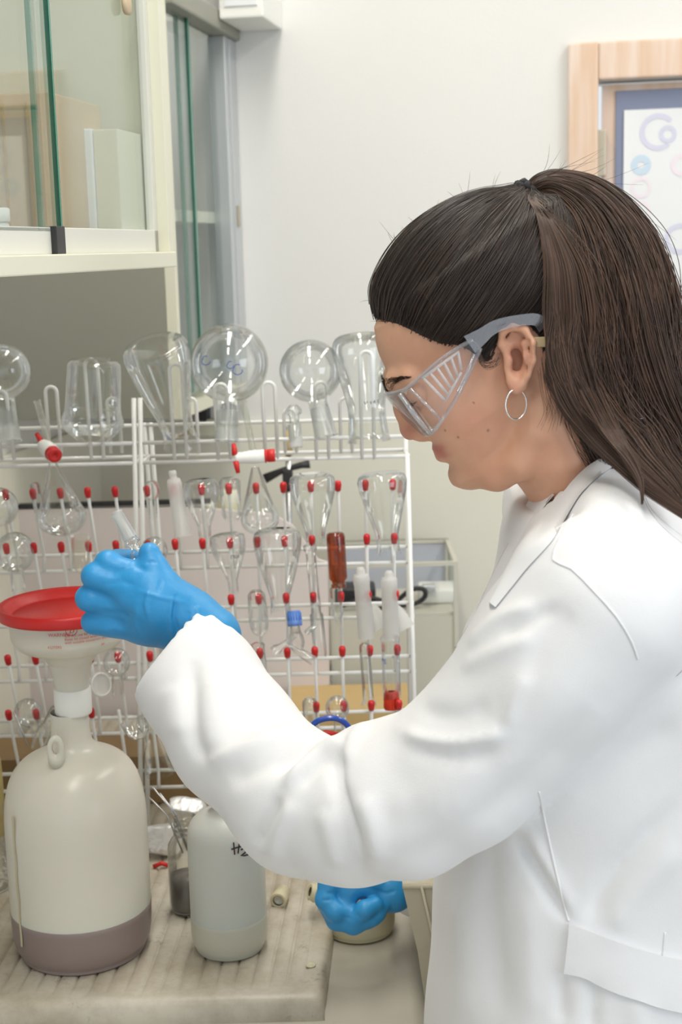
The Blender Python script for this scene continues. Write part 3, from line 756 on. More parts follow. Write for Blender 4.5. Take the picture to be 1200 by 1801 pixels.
for i in range(NC):
    s = rng.uniform(0, cum[-1]); p = hairline_pt(s)
    side = 1 if rng.random() < .25 else -1
    p = np.array([p[0], YH+side*abs(YH-p[1]), p[2]])
    st = rng.uniform(0, .10) if rng.random() < .6 else rng.uniform(0, .75)
    d0 = (p-C0)/np.linalg.norm(p-C0); pts = []
    # the hair leaves the face sweeping up and back, sagging a little before it turns to the tie
    bend = rng.normal(.0, .02); wob = rng.uniform(0, 6.28)
    jit = rng.normal(0, .004, 3); off = abs(rng.normal(.0007, .0011))
    td = tied+rng.normal(0, .02, 3); td /= np.linalg.norm(td)
    back = -FW*.30
    for t in np.linspace(st, 1, 17):
        d = slerp(d0, td, t)+back*math.sin(math.pi*t)*.38*(1 if p[0] < C0[0]+.02 else .2)
        d = d+np.array([0, 1, 0])*bend*math.sin(t*5+wob)*.35+jit*.5
        q = cap_hit(d, off+.0006*math.sin(t*9+wob))
        if q is not None: pts.append(q)
    if len(pts) > 6: strands.append(np.array(pts))
curves_obj('hair_strands', strands, .00036, M['hair_cap'], hair)

# ponytail: a tapered mass and many strands that follow it
SPN = [(922, 350, 0, 8, 8), (944, 333, 0, 19, 19), (975, 334, -.002, 35, 32), (1016, 376, -.008, 72, 56), (1044, 450, -.018, 104, 78), (1062, 540, -.026, 116, 92), (1072, 630, -.030, 118, 96), (1092, 720, -.032, 112, 94), (1130, 798, -.034, 98, 88), (1186, 880, -.036, 86, 76), (1240, 970, -.036, 72, 62), (1272, 1060, -.036, 48, 44)]
sp = np.array([[*Sp(x, y, dy), r*U1, ry*U1] for x, y, dy, r, ry in SPN])
tt = np.linspace(0, 1, len(sp))
def spine(t):
    # smooth interpolation of centre and radii
    i = min(int(t*(len(sp)-1)), len(sp)-2); u = t*(len(sp)-1)-i
    p0, p1, p2, p3 = sp[max(i-1, 0)], sp[i], sp[i+1], sp[min(i+2, len(sp)-1)]
    return .5*((2*p1)+(-p0+p2)*u+(2*p0-5*p1+4*p2-p3)*u*u+(-p0+3*p1-3*p2+p3)*u**3)
TT = np.linspace(0, 1, 41); SPT = np.array([spine(t) for t in TT])
tan = np.gradient(SPT[:, :3], axis=0); tan /= np.linalg.norm(tan, axis=1)[:, None]
N1 = np.cross(tan, [0, 1, 0]); N1 /= np.linalg.norm(N1, axis=1)[:, None]; N2 = np.cross(N1, tan)
pv_, pf_ = [], []
K = 36
for j in range(41):
    for k in range(K):
        a = 2*math.pi*k/K; w_ = 1+.06*math.sin(3*a+j*.25)+.04*math.sin(5*a-j*.4)
        pv_.append(SPT[j, :3]+N1[j]*math.cos(a)*SPT[j, 3]*.80*w_+N2[j]*math.sin(a)*SPT[j, 4]*.80*w_)
for j in range(40):
    for k in range(K): pf_.append((j*K+k, j*K+(k+1) % K, (j+1)*K+(k+1) % K, (j+1)*K+k))
pf_.append(tuple(range(K))[::-1]); pf_.append(tuple(40*K+k for k in range(K)))
tail = link('ponytail', [np.array(v)-org for v in pv_], pf_, M['hair_under'], person)
strands = []; rads = []
NT = 9000
lock = rng.uniform(0, 6.28, 60); lockr = rng.uniform(.25, 1, 60)**.5; lockw = rng.uniform(0, 6.28, 60); locka = rng.uniform(.03, .12, 60)
for i in range(NT):
    L_ = rng.integers(0, 60)
    a = lock[L_]+rng.normal(0, .16); rr = min(1.06, lockr[L_]+rng.normal(0, .07))
    if rng.random() < .35: a = rng.uniform(0, 6.28); rr = rng.uniform(.75, 1.03)
    end = rng.uniform(.78, 1.0); n = 26
    j = np.linspace(0, 40*end, n); ph = rng.uniform(0, 6.28); am = rng.uniform(.0, .05)*(3 if rng.random() < .06 else 1)
    cc = [np.interp(j, np.arange(41), SPT[:, c]) for c in range(5)]
    n1 = np.stack([np.interp(j, np.arange(41), N1[:, c]) for c in range(3)], 1); n2 = np.stack([np.interp(j, np.arange(41), N2[:, c]) for c in range(3)], 1)
    u = j/40
    aa = a+np.sin(u*7+lockw[L_])*locka[L_]*2.2+.5*u*math.sin(lockw[L_])
    r2 = rr*(1+locka[L_]*np.sin(u*9+lockw[L_]*2))+am*np.sin(u*14+ph)
    pts = np.stack(cc[:3], 1)+n1*(np.cos(aa)*cc[3]*r2)[:, None]+n2*(np.sin(aa)*cc[4]*r2)[:, None]
    strands.append(pts); rads.append(.00036)
curves_obj('hair_strands', strands, rads, M['hair_tail'], tail)
# flyaway hairs: over the crown, along the ponytail, at the temple and nape, and two long loose ones
fly = []
for i in range(170):
    s = rng.uniform(0, 1)
    j = rng.integers(5, 32); a = rng.uniform(-1.5, 1.5)+ (math.pi if rng.random() < .25 else 0)
    c = SPT[j]; q = c[:3]+N1[j]*math.cos(a)*c[3]*.98+N2[j]*math.sin(a)*c[4]*.98
    dirn = tan[j]*rng.uniform(.4, 1)+(N1[j]*math.cos(a)+N2[j]*math.sin(a))*rng.uniform(.1, .55); curl = rng.normal(0, .5, 3)
    ln = rng.uniform(.012, .05); fly.append(np.array([q+dirn*ln*t+curl*ln*t*t*.8 for t in np.linspace(0, 1, 9)]))
for i in range(120):
    s = rng.uniform(0, cum[-1]); p = hairline_pt(s); d0 = (p-C0)/np.linalg.norm(p-C0); t0 = rng.uniform(0, .8)
    d = slerp(d0, tied, t0); q = cap_hit(d, 0)
    if q is None: continue
    dirn = np.array(tied)*.6+d*rng.uniform(.2, .8)+rng.normal(0, .35, 3); curl = rng.normal(0, .5, 3); ln = rng.uniform(.008, .022)
    fly.append(np.array([q+dirn*ln*t+curl*ln*t*t for t in np.linspace(0, 1, 8)]))
def px_strand(pts, Y, n=22, over=0):
    a = []
    for i, (x, y) in enumerate(pts):
        yy = Y if not hasattr(Y, '__len__') else Y[i]
        if over and i < over:
            h = hit_px(BVc, x, y)
            if h is not None: yy = min(yy, h[0][1]-.0065)
        a.append(P(x, y, yy))
    a = np.array(a)
    q = smooth_prof([tuple(p) for p in a], 6); return np.array(q)
for k in range(16):
    dx, dy = rng.normal(0, 5), rng.normal(0, 4)
    fly.append(px_strand([(838+dx, 600), (842+dx*.6, 625+dy), (854+dx*.4, 643+dy), (872+dx, 638+dy), (878+dx, 620)], YH-.078))
for k in range(30):
    dx, dy = rng.normal(0, 7), rng.normal(0, 10)
    fly.append(px_strand([(960+dx, 640+dy), (966+dx, 680+dy), (978+dx*1.5, 712+dy), (972+dx*2, 742+dy)], YH-.068))
fly.append(px_strand([(1105, 700), (1122, 770), (1130, 840), (1134, 880), (1160, 920), (1205, 960)], YH-.17))
fly.append(px_strand([(1098, 690), (1120, 760), (1130, 850), (1150, 900), (1210, 950)], YH-.165))
fly.append(px_strand([(1225, 1150), (1200, 1180), (1170, 1205), (1140, 1220)], YH-.175))
curves_obj('loose_hair', fly, .00016, M['hair_tail'], hair)
wisps = []
for k in range(620):               # the near edge of the ponytail falling over neck and shoulder
    u = abs(rng.normal(0, .8)); v_ = rng.uniform(-1, 1); e = rng.normal(0, 4)+7*math.sin(u*8)
    wisps.append(px_strand([(928+u*4, 346+v_*4), (938+u*8, 362+v_*5), (948+u*14+e*.4, 388+v_*6), (956+u*24+e*.7, 425+v_*8), (963+u*36+e, 485+v_*12), (961+u*46+e, 570+v_*26), (962+u*50-e*.5, 648+v_*24), (986+u*54+e*.5, 716+v_*16), (1030+u*52, 772+v_*8-u*6), (1082+u*40, 822+v_*6-u*10), (1138+u*30, 868+v_*7-u*10), (1215, 915+v_*8-u*8)], [YH-.012, YH-.03, YH-.050, YH-.070, YH-.082, YH-.092, YH-.100, YH-.108, YH-.120, YH-.14, YH-.165, YH-.175], over=7))
for k in range(130):               # one lock tapering down the collar
    u = rng.uniform(-1, 1); v_ = rng.uniform(-1, 1)
    wisps.append(px_strand([(1040+u*22, 700+v_*20), (1078+u*18, 760), (1112+u*10, 815+v_*6), (1128+u*5, 850+v_*6), (1130+u*2, 880+v_*8)], [YH-.12, YH-.135, YH-.155, YH-.17, YH-.178]))
curves_obj('hair_lock', wisps, .00026, M['hair_tail'], tail)
# hair tie: a black scrunched band
mb = MB(); ax = (Sp(945, 330)-Sp(908, 362)); ax /= np.linalg.norm(ax)
u_ = np.cross(ax, [0, 1, 0]); u_ /= np.linalg.norm(u_); w_ = np.cross(u_, ax)
for r0, sh in ((.0088, -.0055), (.0104, .0), (.0092, .0050)):
    ps = []
    for i in range(48):
        a = 2*math.pi*i/48; rr = r0+.0014*math.sin(9*a+sh*900)
        ps.append(TIE+ax*(sh+.0012*math.sin(7*a))+(u_*math.cos(a)+w_*math.sin(a))*rr)
    mb.tube(ps, .0036, 8, closed=True)
M['tie'] = mat('black_elastic', (.012, .012, .014), .8, bump=.5, bscale=500)
mb.build('hair_tie', M['tie'], person)
# eyebrow and lashes (both sides), eyes
brow = []
for s in (-1, 1):
    for k in range(520):
        t = rng.uniform(0, 1); f = 206-6*t-26*t*t; y = s*(.009+.042*t); h = -50+9*math.sin(t*2.4)+rng.uniform(-5, 5)*(1-.7*t)
        q = close_pt(BVb, Hp(f, h, y), .0004)
        d = UPH*rng.uniform(.1, .8)*(1-t)+np.array([0, s*1.0, 0])*(.3+t)-FW*.5*t
        q2 = [q+d*.0055*u for u in np.linspace(0, 1, 5)]; brow.append(np.array([close_pt(BVb, z, .0002+.0005*u) for u, z in enumerate(q2)]))
    for k in range(70):
        t = rng.uniform(-1, 1); q = Hp(171, -80, s*.032)+rotm[0]*.0129*math.cos(t*1.0)+rotm[1]*.0129*math.sin(t*1.0)-UPH*.0035
        brow.append(np.array([q+(FW*.9-UPH*.35*u)*.007*u for u in np.linspace(0, 1, 5)]))
curves_obj('eyebrows_and_lashes', brow, .00013, M['hair_cap'], bo)

# ---------------------------------------------------------------- lab coat
def cloth_mat():
    m, nt, b = new_mat('white_cotton'); N = nt.nodes; L = nt.links
    tc = N.new('ShaderNodeTexCoord')
    n = N.new('ShaderNodeTexNoise'); n.inputs['Scale'].default_value = 1400; n.inputs['Detail'].default_value = 2
    n3 = N.new('ShaderNodeTexNoise'); n3.inputs['Scale'].default_value = 38; n3.inputs['Detail'].default_value = 4
    for q in (n, n3): L.new(tc.outputs['Object'], q.inputs['Vector'])
    ad = N.new('ShaderNodeMath'); ad.operation = 'MULTIPLY_ADD'; ad.inputs[1].default_value = 3.0
    L.new(n3.outputs['Fac'], ad.inputs[0]); L.new(n.outputs['Fac'], ad.inputs[2])
    bp = N.new('ShaderNodeBump'); bp.inputs['Strength'].default_value = .18; bp.inputs['Distance'].default_value = .0008
    L.new(ad.outputs[0], bp.inputs['Height']); L.new(bp.outputs['Normal'], b.inputs['Normal'])
    setp(b, color=(.80, .80, .81), rough=.85, sheen=.15); return m
M['coat'] = cloth_mat()
coat = Field([-.26, .94, .42], [.66, 1.64, 1.56], .0041)
# torso column table: py, front px, back px, centre dY, half width
ROW = [(868, 1010, 1150, 0, .062), (905, 968, 1215, 0, .085), (950, 922, 1290, 0, .115), (1010, 885, 1345, 0, .150), (1070, 852, 1378, 0, .168), (1130, 822, 1400, 0, .172), (1230, 790, 1400, 0, .170), (1400, 776, 1380, 0, .165), (1530, 768, 1360, 0, .165), (1650, 758, 1350, 0, .172), (1801, 748, 1370, 0, .185), (2100, 725, 1420, 0, .200), (2500, 705, 1450, 0, .215)]
tz = []; 
for py, a, b, dy, ry in ROW:
    p = P(a, py, YH); q = P(b, py, YH); tz.append((p[2], p[0], q[0], YH+dy, ry))
tz = np.array(sorted(tz))
def torso(X, Y, Z):
    fx = np.interp(Z, tz[:, 0], tz[:, 1]); bx = np.interp(Z, tz[:, 0], tz[:, 2]); ry = np.interp(Z, tz[:, 0], tz[:, 4])
    c = (fx+bx)/2; rx = (bx-fx)/2; n = 2.3
    q = (np.abs((X-c)/rx)**n+(np.abs(Y-YH)/ry)**n)**(1/n)
    d = (q-1)*np.minimum(rx, ry)*.9
    return np.maximum(d, np.maximum(Z-tz[-1, 0], .50-Z))
coat.op(torso, [-.1, .98, .48], [.6, 1.6, tz[-1, 0]], 0)
coat.seg(P(1075, 985, YH-.12), P(1075, 985, YH-.12)+[0, .26, 0], .060, .060, .05)
# near sleeve
SL = [(1055, 1060, 1.118, .080), (975, 1160, 1.115, .072), (812, 1352, 1.125, .0635), (710, 1408, 1.14, .0635), (612, 1432, 1.165, .058), (515, 1402, 1.20, .060), (418, 1302, 1.265, .060), (350, 1203, 1.325, .057), (305, 1143, 1.37, .0575)]
for i in range(len(SL)-1):
    a, b = SL[i], SL[i+1]; coat.seg(P(*a[:3]), P(*b[:3]), a[3], b[3], .014)
# fullness of the sleeve hanging under the elbow, shaped to the outline
coat.seg(P(640, 1480, 1.175), P(530, 1465, 1.20), .032, .030, .03)
coat.seg(P(690, 1335, 1.16), P(640, 1330, 1.17), .030, .026, .02)
# far sleeve
FSL = [(1060, 1060, 1.42, .078), (930, 1400, 1.52, .066), (790, 1535, 1.55, .050), (735, 1552, 1.56, .042)]
for i in range(len(FSL)-1):
    a, b = FSL[i], FSL[i+1]; coat.seg(P(*a[:3]), P(*b[:3]), a[3], b[3], .02)
# open cuffs and neck
ca, cb = P(305, 1143, 1.37), P(350, 1203, 1.325); cd = (ca-cb)/np.linalg.norm(ca-cb)
def halfspace(c, n_):
    return lambda X, Y, Z: -((X-c[0])*n_[0]+(Y-c[1])*n_[1]+(Z-c[2])*n_[2])
cutc = ca+cd*.001; cdc = cd*np.array([1, .17, 1]); cdc /= np.linalg.norm(cdc)
coat.op(lambda X, Y, Z: np.maximum(halfspace(cutc, cdc)(X, Y, Z), np.sqrt((X-ca[0])**2+(Y-ca[1])**2+(Z-ca[2])**2)-.11), ca-.11, ca+.11, .004, 's', .0)
coat.seg(ca+cd*.03, ca-cd*.045, .0520, .045, .003, 's')
coat.seg(Sp(1100, 930), Sp(1075, 850), .082, .070, .03)
coat.seg(Sp(1075, 850), Sp(1050, 800), .070, .062, .01)
l0, l1 = Sp(1052, 762), Sp(938, 884); lt = l1-l0; ln = np.array([lt[2], 0, -lt[0]]); ln /= np.linalg.norm(ln)
if ln[2] < 0: ln = -ln
coat.op(lambda X, Y, Z: np.maximum(-((X-l0[0])*ln[0]+(Z-l0[2])*ln[2]), l1[2]-.002-Z)+0*Y, [l1[0]-.05, YH-.14, l1[2]-.01], [l0[0]+.2, YH+.14, 1.56], .003, 's', .01)
coat.seg(Sp(985, 760), Sp(1066, 905), .0535, .060, .006, 's')
cv_, cq_ = coat.mesh(2)
print('coat verts', len(cv_))
# folds: ridges and valleys in the cloth, laid along the lines seen on the sleeve and the body
FOLDS = [  # points, amplitude (m), width (px), zone: 's' sleeve, 't' torso, 'b' both
 ([(338, 1150), (340, 1230), (346, 1300), (362, 1340)], -.0050, 13, 's'), ([(378, 1180), (382, 1330)], .0035, 26, 's'), ([(300, 1200), (318, 1300)], .003, 26, 's'),
 ([(362, 1348), (430, 1318), (500, 1288), (556, 1276)], .0065, 15, 's'), ([(395, 1376), (470, 1345), (548, 1318)], -.0045, 18, 's'),
 ([(497, 1390), (540, 1346), (585, 1312), (606, 1300)], .0075, 12, 's'), ([(486, 1362), (520, 1330), (552, 1302)], -.005, 12, 's'), ([(530, 1385), (560, 1352), (590, 1330)], -.0035, 9, 's'),
 ([(497, 1402), (470, 1448), (448, 1492)], -.0055, 11, 's'), ([(520, 1405), (492, 1460), (476, 1515)], .0045, 16, 's'),
 ([(612, 1312), (592, 1355), (600, 1400), (620, 1460), (634, 1525)], -.0080, 10, 's'), ([(600, 1345), (622, 1302), (644, 1270)], .0055, 10, 's'), ([(570, 1420), (585, 1480), (595, 1530)], .0045, 18, 's'), ([(632, 1392), (656, 1462), (662, 1525)], .004, 18, 's'),
 ([(705, 1283), (745, 1302), (800, 1307), (860, 1296), (893, 1281)], .0060, 12, 's'), ([(720, 1308), (800, 1330), (885, 1312)], -.0035, 16, 's'), ([(893, 1281), (905, 1232), (926, 1185)], .0032, 14, 's'), ([(730, 1245), (800, 1262), (868, 1240)], -.003, 18, 's'),
 ([(640, 1540), (760, 1496), (880, 1412), (965, 1335), (1050, 1235)], -.0040, 26, 's'), ([(680, 1420), (760, 1400), (860, 1330)], .002, 30, 's'),
 ([(818, 1140), (870, 1092), (950, 1066)], .0045, 13, 's'), ([(806, 1175), (870, 1146), (945, 1118)], .0035, 14, 's'), ([(880, 1120), (930, 1090), (985, 1070)], -.003, 12, 's'), ([(925, 1200), (965, 1120), (1010, 1070)], -.0022, 20, 's'),
 ([(905, 995), (945, 955), (990, 930)], .004, 12, 't'), ([(880, 1035), (930, 990), (975, 975)], -.003, 12, 't'), ([(1130, 1120), (1165, 1000), (1190, 930)], -.003, 26, 't'),
 ([(890, 1435), (940, 1522), (1001, 1622)], -.0075, 10, 't'), ([(912, 1432), (966, 1535), (1006, 1610)], .0035, 12, 't'), ([(1038, 1628), (1060, 1572), (1110, 1502), (1205, 1400)], -.0050, 16, 't'), ([(1075, 1640), (1120, 1570), (1205, 1480)], .0035, 22, 't'),
 ([(855, 1450), (866, 1600), (880, 1801)], -.0045, 22, 't'), ([(812, 1560), (822, 1801)], .0035, 24, 't'), ([(930, 1560), (935, 1801)], .003, 26, 't'), ([(985, 1715), (988, 1801)], -.0035, 12, 't'), ([(1046, 1722), (1040, 1830)], -.004, 12, 't'), ([(1120, 1750), (1125, 1830)], .003, 20, 't'),
 ([(905, 1385), (1000, 1340), (1100, 1250), (1200, 1170)], .003, 22, 't'), ([(1000, 1400), (1100, 1330), (1200, 1270)], -.003, 22, 't'),
]
ppx = proj(cv_); Nn = normals(cv_, cq_)
toward = (Nn*(EYE-cv_)/np.linalg.norm(EYE-cv_, axis=1)[:, None]).sum(1)
slv = [P(*a[:3]) for a in SL]
def seg_d(p, a, b):
    ab = b-a; t = np.clip((p-a)@ab/(ab@ab), 0, 1); return np.linalg.norm(p-a-t[:, None]*ab, axis=1)
dsl = np.min([seg_d(cv_, slv[i], slv[i+1]) for i in range(len(slv)-1)], axis=0)
is_s = np.clip((.092-dsl)/.015, 0, 1)
face = np.clip(toward*2.2, 0, 1)
disp = np.zeros(len(cv_))
for pts, a, w, zone in FOLDS:
    d, t, sd = polyline_dist(ppx[:, 0], ppx[:, 1], [tuple(z) for z in smooth_prof(pts, 4)])
    prof_ = np.exp(-(d/w)**2)*np.clip(np.sin(np.pi*np.clip(t, .04, .96))*1.6, 0, 1)
    zw = is_s if zone == 's' else (1-is_s*.9)
    disp += a*1.22*prof_*zw*face
# slow natural waviness
disp += .0022*np.sin(cv_[:, 0]*31+cv_[:, 2]*17)*np.sin(cv_[:, 1]*23+cv_[:, 2]*29+1.3)
cv_ = cv_+Nn*disp[:, None]
cv_ = laplace(laplace(cv_, cq_, .5), cq_, .5)
# gathers at the elastic cuff
rel = cv_-ca; along = -(rel@cd); u1 = np.cross(cd, [0, 0, 1.0]); u1 /= np.linalg.norm(u1); u2 = np.cross(u1, cd)
ang = np.arctan2(rel@u2, rel@u1); near = (np.linalg.norm(rel, axis=1) < .12) & (along < .06)
g = np.clip(1-np.abs(along-.016)/.028, 0, 1)
cv_ = cv_+normals(cv_, cq_)*np.where(near, g*(.0021*np.sin(ang*24+2*np.sin(ang*3))-.0010), 0)[:, None]
coat_o = link('lab_coat', cv_-org, cq_, M['coat'], person)
BVk = BVHTree.FromPolygons([tuple(v) for v in cv_], [tuple(int(i) for i in q) for q in cq_])
def on_coat(x, y, off=.001):
    h = hit_px(BVk, x, y, 0)
    if h is None: return None
    return h[0]+h[1]*off
def seam(pts, r=.0009, n=14):
    fine = []
    for i in range(len(pts)-1):
        for t in np.linspace(0, 1, n, endpoint=False): fine.append((pts[i][0]+(pts[i+1][0]-pts[i][0])*t, pts[i][1]+(pts[i+1][1]-pts[i][1])*t))
    q = [on_coat(x, y, .0001) for x, y in fine]; q = [p for p in q if p is not None]
    q2 = []
    for p in q:
        if q2 and np.linalg.norm(p-q2[-1]) > .03: break
        q2.append(p)
    if len(q2) > 4:
        a = np.array(q2); 
        for _ in range(3): a[1:-1] = (a[:-2]+2*a[1:-1]+a[2:])/4
        MB().tube(list(a), r, 6).build('seam', M['coat'], coat_o)
seam([tuple(p[:2]) for p in smooth_prof([(1008, 905), (985, 948), (973, 985), (1005, 1000), (1045, 1040), (1085, 1085), (1112, 1130), (1122, 1160)], 2)], .0011)
seam([(948, 1392), (958, 1440), (975, 1520), (992, 1590), (1001, 1622)], .0011)
seam([(1170, 1640), (1165, 1700)], .001)
def ribbon(name, top, bot, off, m, parent, nu=40, nv=8, bulge=0.0):
    def samp(pl, t):
        pl = np.array(pl, float); c = np.r_[0, np.cumsum(np.hypot(*np.diff(pl, axis=0).T))]; s = t*c[-1]
        return np.array([np.interp(s, c, pl[:, 0]), np.interp(s, c, pl[:, 1])])
    G = np.zeros((nu+1, nv+1, 3)); ok = np.ones((nu+1, nv+1), bool)
    for i in range(nu+1):
        a, b = samp(top, i/nu), samp(bot, i/nu)
        for j in range(nv+1):
            q = a+(b-a)*j/nv; p = on_coat(q[0], q[1], off+bulge*math.sin(math.pi*j/nv))
            if p is None: p = P(q[0], q[1], YH-.14)
            G[i, j] = p
    for _ in range(4): G[1:-1] = (G[:-2]+2*G[1:-1]+G[2:])/4
    v = [tuple(G[i, j]) for i in range(nu+1) for j in range(nv+1)]; w = nv+1
    # back side: sunk towards the cloth
    vb = []
    for i in range(nu+1):
        for j in range(nv+1):
            d = EYE-G[i, j]; d /= np.linalg.norm(d); vb.append(tuple(G[i, j]-d*(off+.002)))
    n = len(v); f = []
    for i in range(nu):
        for j in range(nv): f.append((i*w+j, i*w+j+1, (i+1)*w+j+1, (i+1)*w+j)); f.append((n+i*w+j, n+(i+1)*w+j, n+(i+1)*w+j+1, n+i*w+j+1))
    for i in range(nu):
        for j in (0, nv): f.append((i*w+j, (i+1)*w+j, n+(i+1)*w+j, n+i*w+j))
    for j in range(nv):
        for i in (0, nu): f.append((i*w+j, i*w+j+1, n+i*w+j+1, n+i*w+j))
    mb = MB(); mb.add(v+vb, f); o = mb.build(name, m, parent)
    try: o.data.set_sharp_from_angle(angle=math.radians(50))
    except Exception: pass
    return o
ribbon('belt', [(1003, 1622), (1050, 1640), (1110, 1662), (1170, 1680), (1260, 1700)], [(994, 1708), (1030, 1716), (1080, 1742), (1140, 1765), (1250, 1790)], .0045, M['coat'], coat_o)
# collar and lapels
def strip(name, inner, outer, m, parent, nu=44, nv=8, bulge=.006, thick=.0022):
    I = np.array(smooth_prof([tuple(P(x, y, YH+dy)) for x, y, dy in inner], 8)); Oo = np.array(smooth_prof([tuple(P(x, y, YH+dy)) for x, y, dy in outer], 8))
    def rs(a, t): 
        c = np.r_[0, np.cumsum(np.linalg.norm(np.diff(a, axis=0), axis=1))]; return np.array([np.interp(t*c[-1], c, a[:, k]) for k in range(3)])
    v = []; w = nv+1
    for i in range(nu+1):
        a, b = rs(I, i/nu), rs(Oo, i/nu); nrm = EYE-(a+b)/2; nrm /= np.linalg.norm(nrm)
        for j in range(nv+1):
            t = j/nv; v.append(a+(b-a)*t+nrm*bulge*math.sin(math.pi*t**.6))
    v = np.array(v); nb = len(v); vb = v-np.array([0, -thick, 0])
    vb = v+np.array([0.0, thick, 0.0]); f = []
    for i in range(nu):
        for j in range(nv): f.append((i*w+j, i*w+j+1, (i+1)*w+j+1, (i+1)*w+j)); f.append((nb+i*w+j, nb+(i+1)*w+j, nb+(i+1)*w+j+1, nb+i*w+j+1))
        for j in (0, nv): f.append((i*w+j, (i+1)*w+j, nb+(i+1)*w+j, nb+i*w+j))
    for j in range(nv):
        for i in (0, nu): f.append((i*w+j, i*w+j+1, nb+i*w+j+1, nb+i*w+j))
    return MB().add([tuple(q) for q in np.concatenate([v, vb])], f).build(name, m, parent)
def cy(x, y, off=.003):
    p = on_coat(x, y, off); return (x, y, (p[1] if p is not None else YH-.12)-YH)
ribbon('collar', [(1130, 735), (1085, 752), (1048, 775), (1004, 813), (970, 852), (950, 884), (922, 942), (890, 1006), (864, 1060)], [(1160, 790), (1110, 806), (1082, 820), (1052, 842), (1022, 872), (1002, 906), (972, 955), (930, 1000), (874, 1070)], .0016, M['coat'], coat_o, nu=60, bulge=.0035)
strip('far_lapel', [(952, 858, .02), (930, 880, .0), (905, 935, -.008), (872, 1000, -.012), (835, 1080, -.015), (800, 1140, -.02)],
      [(975, 870, -.055), (948, 905, -.055), (925, 960, -.05), (890, 1015, -.045), (858, 1085, -.04), (822, 1145, -.04)], M['coat'], coat_o, bulge=.002)

# ---------------------------------------------------------------- gloves
def glove_mat():
    m, nt, b = new_mat('blue_nitrile'); N = nt.nodes; L = nt.links
    tc = N.new('ShaderNodeTexCoord'); n = N.new('ShaderNodeTexNoise'); n.inputs['Scale'].default_value = 75; n.inputs['Detail'].default_value = 4; n.inputs['Distortion'].default_value = .6
    L.new(tc.outputs['Object'], n.inputs['Vector'])
    n2 = N.new('ShaderNodeTexNoise'); n2.inputs['Scale'].default_value = 900; L.new(tc.outputs['Object'], n2.inputs['Vector'])
    ad = N.new('ShaderNodeMath'); ad.operation = 'MULTIPLY_ADD'; ad.inputs[1].default_value = .12; L.new(n2.outputs['Fac'], ad.inputs[0]); L.new(n.outputs['Fac'], ad.inputs[2])
    bp = N.new('ShaderNodeBump'); bp.inputs['Strength'].default_value = .35; bp.inputs['Distance'].default_value = .002
    L.new(ad.outputs[0], bp.inputs['Height']); L.new(bp.outputs['Normal'], b.inputs['Normal'])
    setp(b, color=srgb(44, 146, 206), rough=.42, sss=.05); b.inputs['Subsurface Scale'].default_value = .2; return m
M['glove'] = glove_mat()
def glove(name, chains, ells, folds, box, vox=.0013, cuts=()):
    fld = Field(box[0], box[1], vox)
    for pts, rs, k in chains: fld.chain([P(*p) for p in pts], rs, k)
    for c, r, k in ells: fld.ell(P(*c), r, k)
    for pts, rs, k in cuts: fld.chain([P(*p) for p in pts], rs, k, 's')
    v, q = fld.mesh(2); n = normals(v, q); pp_ = proj(v)
    tw = np.clip(((n*(EYE-v)).sum(1)/np.linalg.norm(EYE-v, axis=1))*2, 0, 1); dd = np.zeros(len(v))
    for pts, a, w in folds:
        d, t, sd = polyline_dist(pp_[:, 0], pp_[:, 1], pts); dd += a*np.exp(-(d/w)**2)*np.clip(np.sin(np.pi*np.clip(t, .05, .95))*1.6, 0, 1)*tw
    v = v+n*dd[:, None]
    return link(name, v-org, q, M['glove'], person)
B0 = P(250, 1040, 1.37)
yp = 1.365
